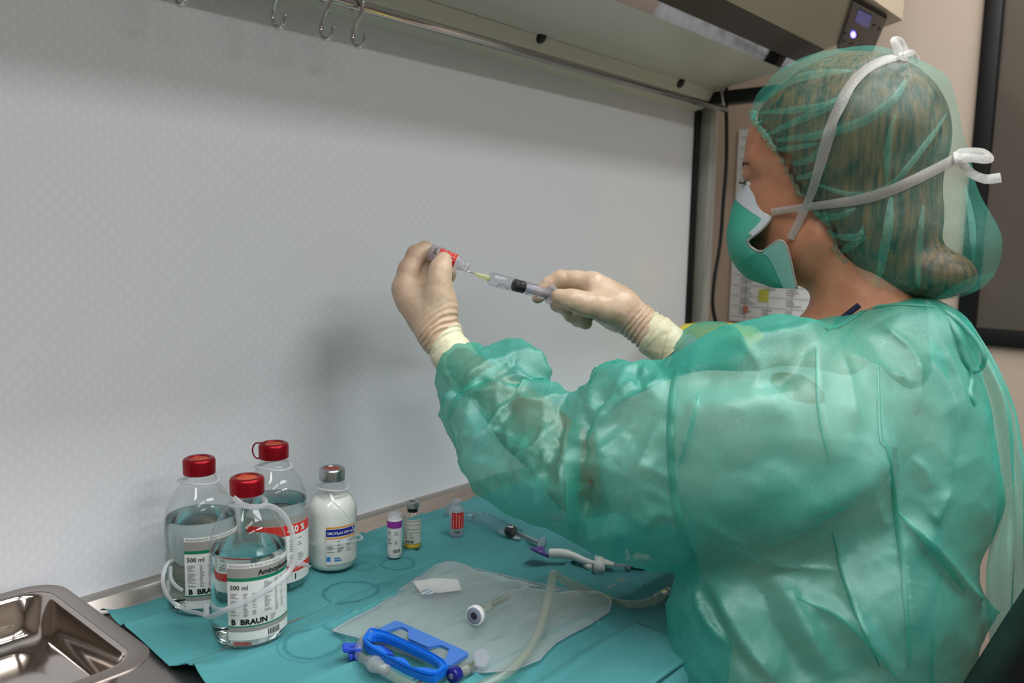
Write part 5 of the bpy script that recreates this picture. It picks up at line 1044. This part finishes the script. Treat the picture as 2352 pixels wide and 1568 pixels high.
def left():
    P = lambda *a: pc_(*a)
    # forearm, wrist and palm
    s.chain([P(1072, 862, .995, 49), P(1040, 815, 1.003, 43), P(1012, 768, 1.015, 40)], .012)
    s.chain([P(1012, 768, 1.015, 39), P(985, 725, 1.022, 40), P(950, 690, 1.030, 38)], .012)
    s.chain([P(1000, 755, 1.012, 36), P(1003, 705, 1.012, 36)], .02); s.chain([P(985, 730, 1.03, 34), P(985, 680, 1.05, 34)], .015)
    for a, b in (((975, 720, 1.022, 32), (929, 662, 1.028, 27)), ((985, 715, 1.035, 32), (945, 655, 1.045, 27)), ((992, 712, 1.045, 30), (962, 655, 1.062, 25)), ((1000, 712, 1.05, 28), (984, 662, 1.074, 22))): s.chain([P(*a), P(*b)], .016)
    # index, middle, ring, little finger and thumb
    s.chain([P(928, 660, 1.028, 26), P(938, 620, 1.033, 23), P(956, 585, 1.040, 21), P(976, 574, 1.047, 18.5), P(996, 582, 1.051, 16)], .006)
    s.chain([P(945, 654, 1.045, 25), P(962, 620, 1.056, 22), P(978, 602, 1.062, 20), P(1002, 597, 1.062, 17), P(1016, 601, 1.057, 15.5)], .005)
    s.chain([P(962, 655, 1.062, 24), P(982, 630, 1.074, 21), P(1002, 618, 1.073, 18.5), P(1024, 618, 1.066, 16), P(1034, 621, 1.06, 15)], .005)
    s.chain([P(984, 662, 1.074, 22), P(1006, 645, 1.080, 19), P(1024, 636, 1.073, 16.5), P(1033, 634, 1.066, 14.5)], .005)
    s.chain([P(1008, 715, 1.008, 33), P(1006, 672, 1.002, 27), P(1008, 642, 1.000, 22.5), P(1012, 618, 1.0025, 22), P(1019, 596, 1.0085, 18.5)], .010)
    s.chain([P(1020, 700, 1.015, 24), P(1018, 660, 1.020, 22)], .015)
gl, GLB = hand('glove', (PT(985, 740, 1.02)-.125, PT(985, 740, 1.02)+.125), left, PT(1012, 768, 1.015), PT(1072, 862, .995), 'cream latex glove holding the ampoule', .004)
def right():
    P = lambda *a: pc_(*a)
    s.chain([P(1560, 815, 1.090, 50), P(1510, 775, 1.098, 45), P(1462, 738, 1.105, 40)], .012); s.chain([P(1462, 738, 1.105, 39), P(1420, 708, 1.108, 41), P(1385, 684, 1.112, 40)], .012)
    for a, b in (((1425, 700, 1.105, 32), (1362, 651, 1.108, 26)), ((1420, 705, 1.115, 32), (1358, 665, 1.125, 26)), ((1415, 715, 1.12, 32), (1360, 685, 1.136, 25)), ((1415, 722, 1.12, 30), (1368, 705, 1.14, 23))): s.chain([P(*a), P(*b)], .016)
    # index hooks over the barrel flange, thumb presses from the near side, the others curl under
    s.chain([P(1360, 650, 1.108, 25), P(1322, 643, 1.115, 21), P(1288, 641, 1.119, 19.5), P(1262, 654, 1.121, 18), P(1243, 672, 1.119, 15.5), P(1235, 684, 1.115, 13.5)], .006)
    s.chain([P(1358, 665, 1.125, 25), P(1312, 662, 1.136, 21), P(1284, 676, 1.133, 19), P(1283, 698, 1.118, 18), P(1300, 706, 1.104, 17)], .006)
    s.chain([P(1360, 685, 1.136, 24), P(1318, 690, 1.145, 20), P(1300, 706, 1.136, 18), P(1314, 722, 1.118, 17.5), P(1338, 724, 1.108, 16.5)], .006)
    s.chain([P(1368, 705, 1.14, 22), P(1338, 718, 1.146, 18.5), P(1328, 732, 1.134, 17), P(1345, 741, 1.122, 16)], .006)
    s.chain([P(1425, 720, 1.095, 34), P(1390, 708, 1.080, 30), P(1350, 699, 1.070, 25), P(1318, 689, 1.070, 22), P(1284, 681, 1.077, 18.5)], .010)
    s.chain([P(1425, 705, 1.10, 30), P(1375, 690, 1.094, 26)], .015)
gr, GRB = hand('glove', (PT(1400, 745, 1.11)-.15, PT(1400, 745, 1.11)+.15), right, PT(1462, 738, 1.105), PT(1560, 815, 1.09), 'cream latex glove gripping the syringe', .012)
# rolled end of the far glove over a white knitted cuff
w0, w1 = PT(1540, 800, 1.093), PT(1585, 832, 1.088); ax = (w1-w0)/np.linalg.norm(w1-w0)
V, F2 = lathe([(.0280, .006), (.0300, .008), (.0308, .012), (.0300, .032), (.0285, .036)], 30, w0, ax, cap=False); add('knit_cuff', V, F2, M['knit'], gown)
for tt_, rr_, tl_ in ((.006, .0298, .25), (.010, .0300, .0), (-.010, .0283, -.35)):
    h = np.cross(ax, FW); h /= np.linalg.norm(h); g_ = np.cross(ax, h); P = [w0+ax*(tt_+tl_*rr_*math.cos(a))+rr_*(math.cos(a)*h+math.sin(a)*g_) for a in np.linspace(0, 2*math.pi, 40, endpoint=False)]; V, F2 = tube(P, .0012, 6, closed=True); add('rolled_edge', V, F2, M['cuff'], gr)
# ------------------------------------------------------------------ ampoule and syringe in the hands
a0 = PT(988, 577, 1.034); a1 = PT(1068, 611, 1.0305); ampoule('plastic_ampoule', 'frosted plastic ampoule with red and orange label held in the glove', a0, a1-a0, -.10)
t0 = PT(1126, 640, 1.045); t1 = PT(1266, 676, 1.098); L = np.linalg.norm(t1-t0); ax = (t1-t0)/L; R_ = .0086
sy = thing('syringe', 'clear syringe with black stopper and lime needle hub held in gloves', 'syringe', t0)
V, F2 = lathe([(.0022, -.006), (.0024, 0), (.0078, .0004), (.0086, .002), (.0086, L-.001), (.0080, L-.001)], 32, t0, ax, cap=False); add('barrel', V, F2, M['clearp'], sy)
V, F2 = lathe([(.0080, L-.002), (.0128, L-.0018), (.0132, L-.0005), (.0128, L+.0008), (.0078, L+.001)], 28, t0, ax, cap=False); add('flange', V, F2, M['frost'], sy)
V, F2 = lathe([(.0005, L*.355), (.0060, L*.372), (.0080, L*.385), (.0083, L*.40), (.0078, L*.43), (.0078, L*.47), (.0083, L*.49), (.0083, L*.525), (.0005, L*.53)], 26, t0, ax); add('stopper', V, F2, M['stopper'], sy)
h = np.cross(ax, FW); h /= np.linalg.norm(h); g_ = np.cross(ax, h); b = MB()
for e1, e2 in ((h, g_), (g_, h)):
    q = [t0+ax*(L*.53)+e1*u+e2*v for u, v in ((-.006, -.0006), (.006, -.0006), (.006, .0006), (-.006, .0006))]; b.put(q+[p+ax*(L*.60) for p in q], [(0, 1, 2, 3), (7, 6, 5, 4), (0, 4, 5, 1), (1, 5, 6, 2), (2, 6, 7, 3), (3, 7, 4, 0)])
b.lathe([(.0003, L*1.13), (.0095, L*1.13), (.0098, L*1.14), (.0095, L*1.15), (.0003, L*1.15)], 20, t0, ax); b.add('plunger', M['frost'], sy)
b = MB(); vw = (CAM-t0)/np.linalg.norm(CAM-t0); up_ = vw-ax*(vw@ax); up_ /= np.linalg.norm(up_); sd_ = np.cross(ax, up_)
if sd_@UP > 0: sd_ = -sd_
for i in range(26):
    z_ = L*(.10+.032*i); ln = .55 if i % 5 else .95; angs = np.linspace(.25, .25+ln, 6); b.tube([t0+ax*z_+.00875*(math.cos(a)*up_+math.sin(a)*sd_) for a in angs], .00034, 4)
b.add('scale_marks', M['ink'], sy, False)
for k_, zz in enumerate((.26, .42, .58, .74)):
    V, F2 = text_mesh(str(2*(k_+1)), .0036); a_ = 1.15+V[:, 1]/.0088; V2 = t0+ax*(L*zz)+ax*V[:, :1]+.00878*(np.cos(a_)[:, None]*up_+np.sin(a_)[:, None]*sd_); add('scale_number', V2, F2, M['ink'], sy, False)
n0 = PT(1113, 636, 1.040); n1 = PT(1088, 627.5, 1.033); n2_ = PT(1050, 616, 1.0315); axn = (n1-n0)/np.linalg.norm(n1-n0); Ln = np.linalg.norm(n1-n0)
V, F2 = lathe([(.0042, -.006), (.0042, -.003), (.0034, 0), (.0028, Ln*.6), (.0014, Ln)], 18, n0, axn); hb = add('needle_hub', V, F2, M['lime'], sy)
MB().tube([n1, n2_], .00055, 8).add('needle', M['chrome'], sy)
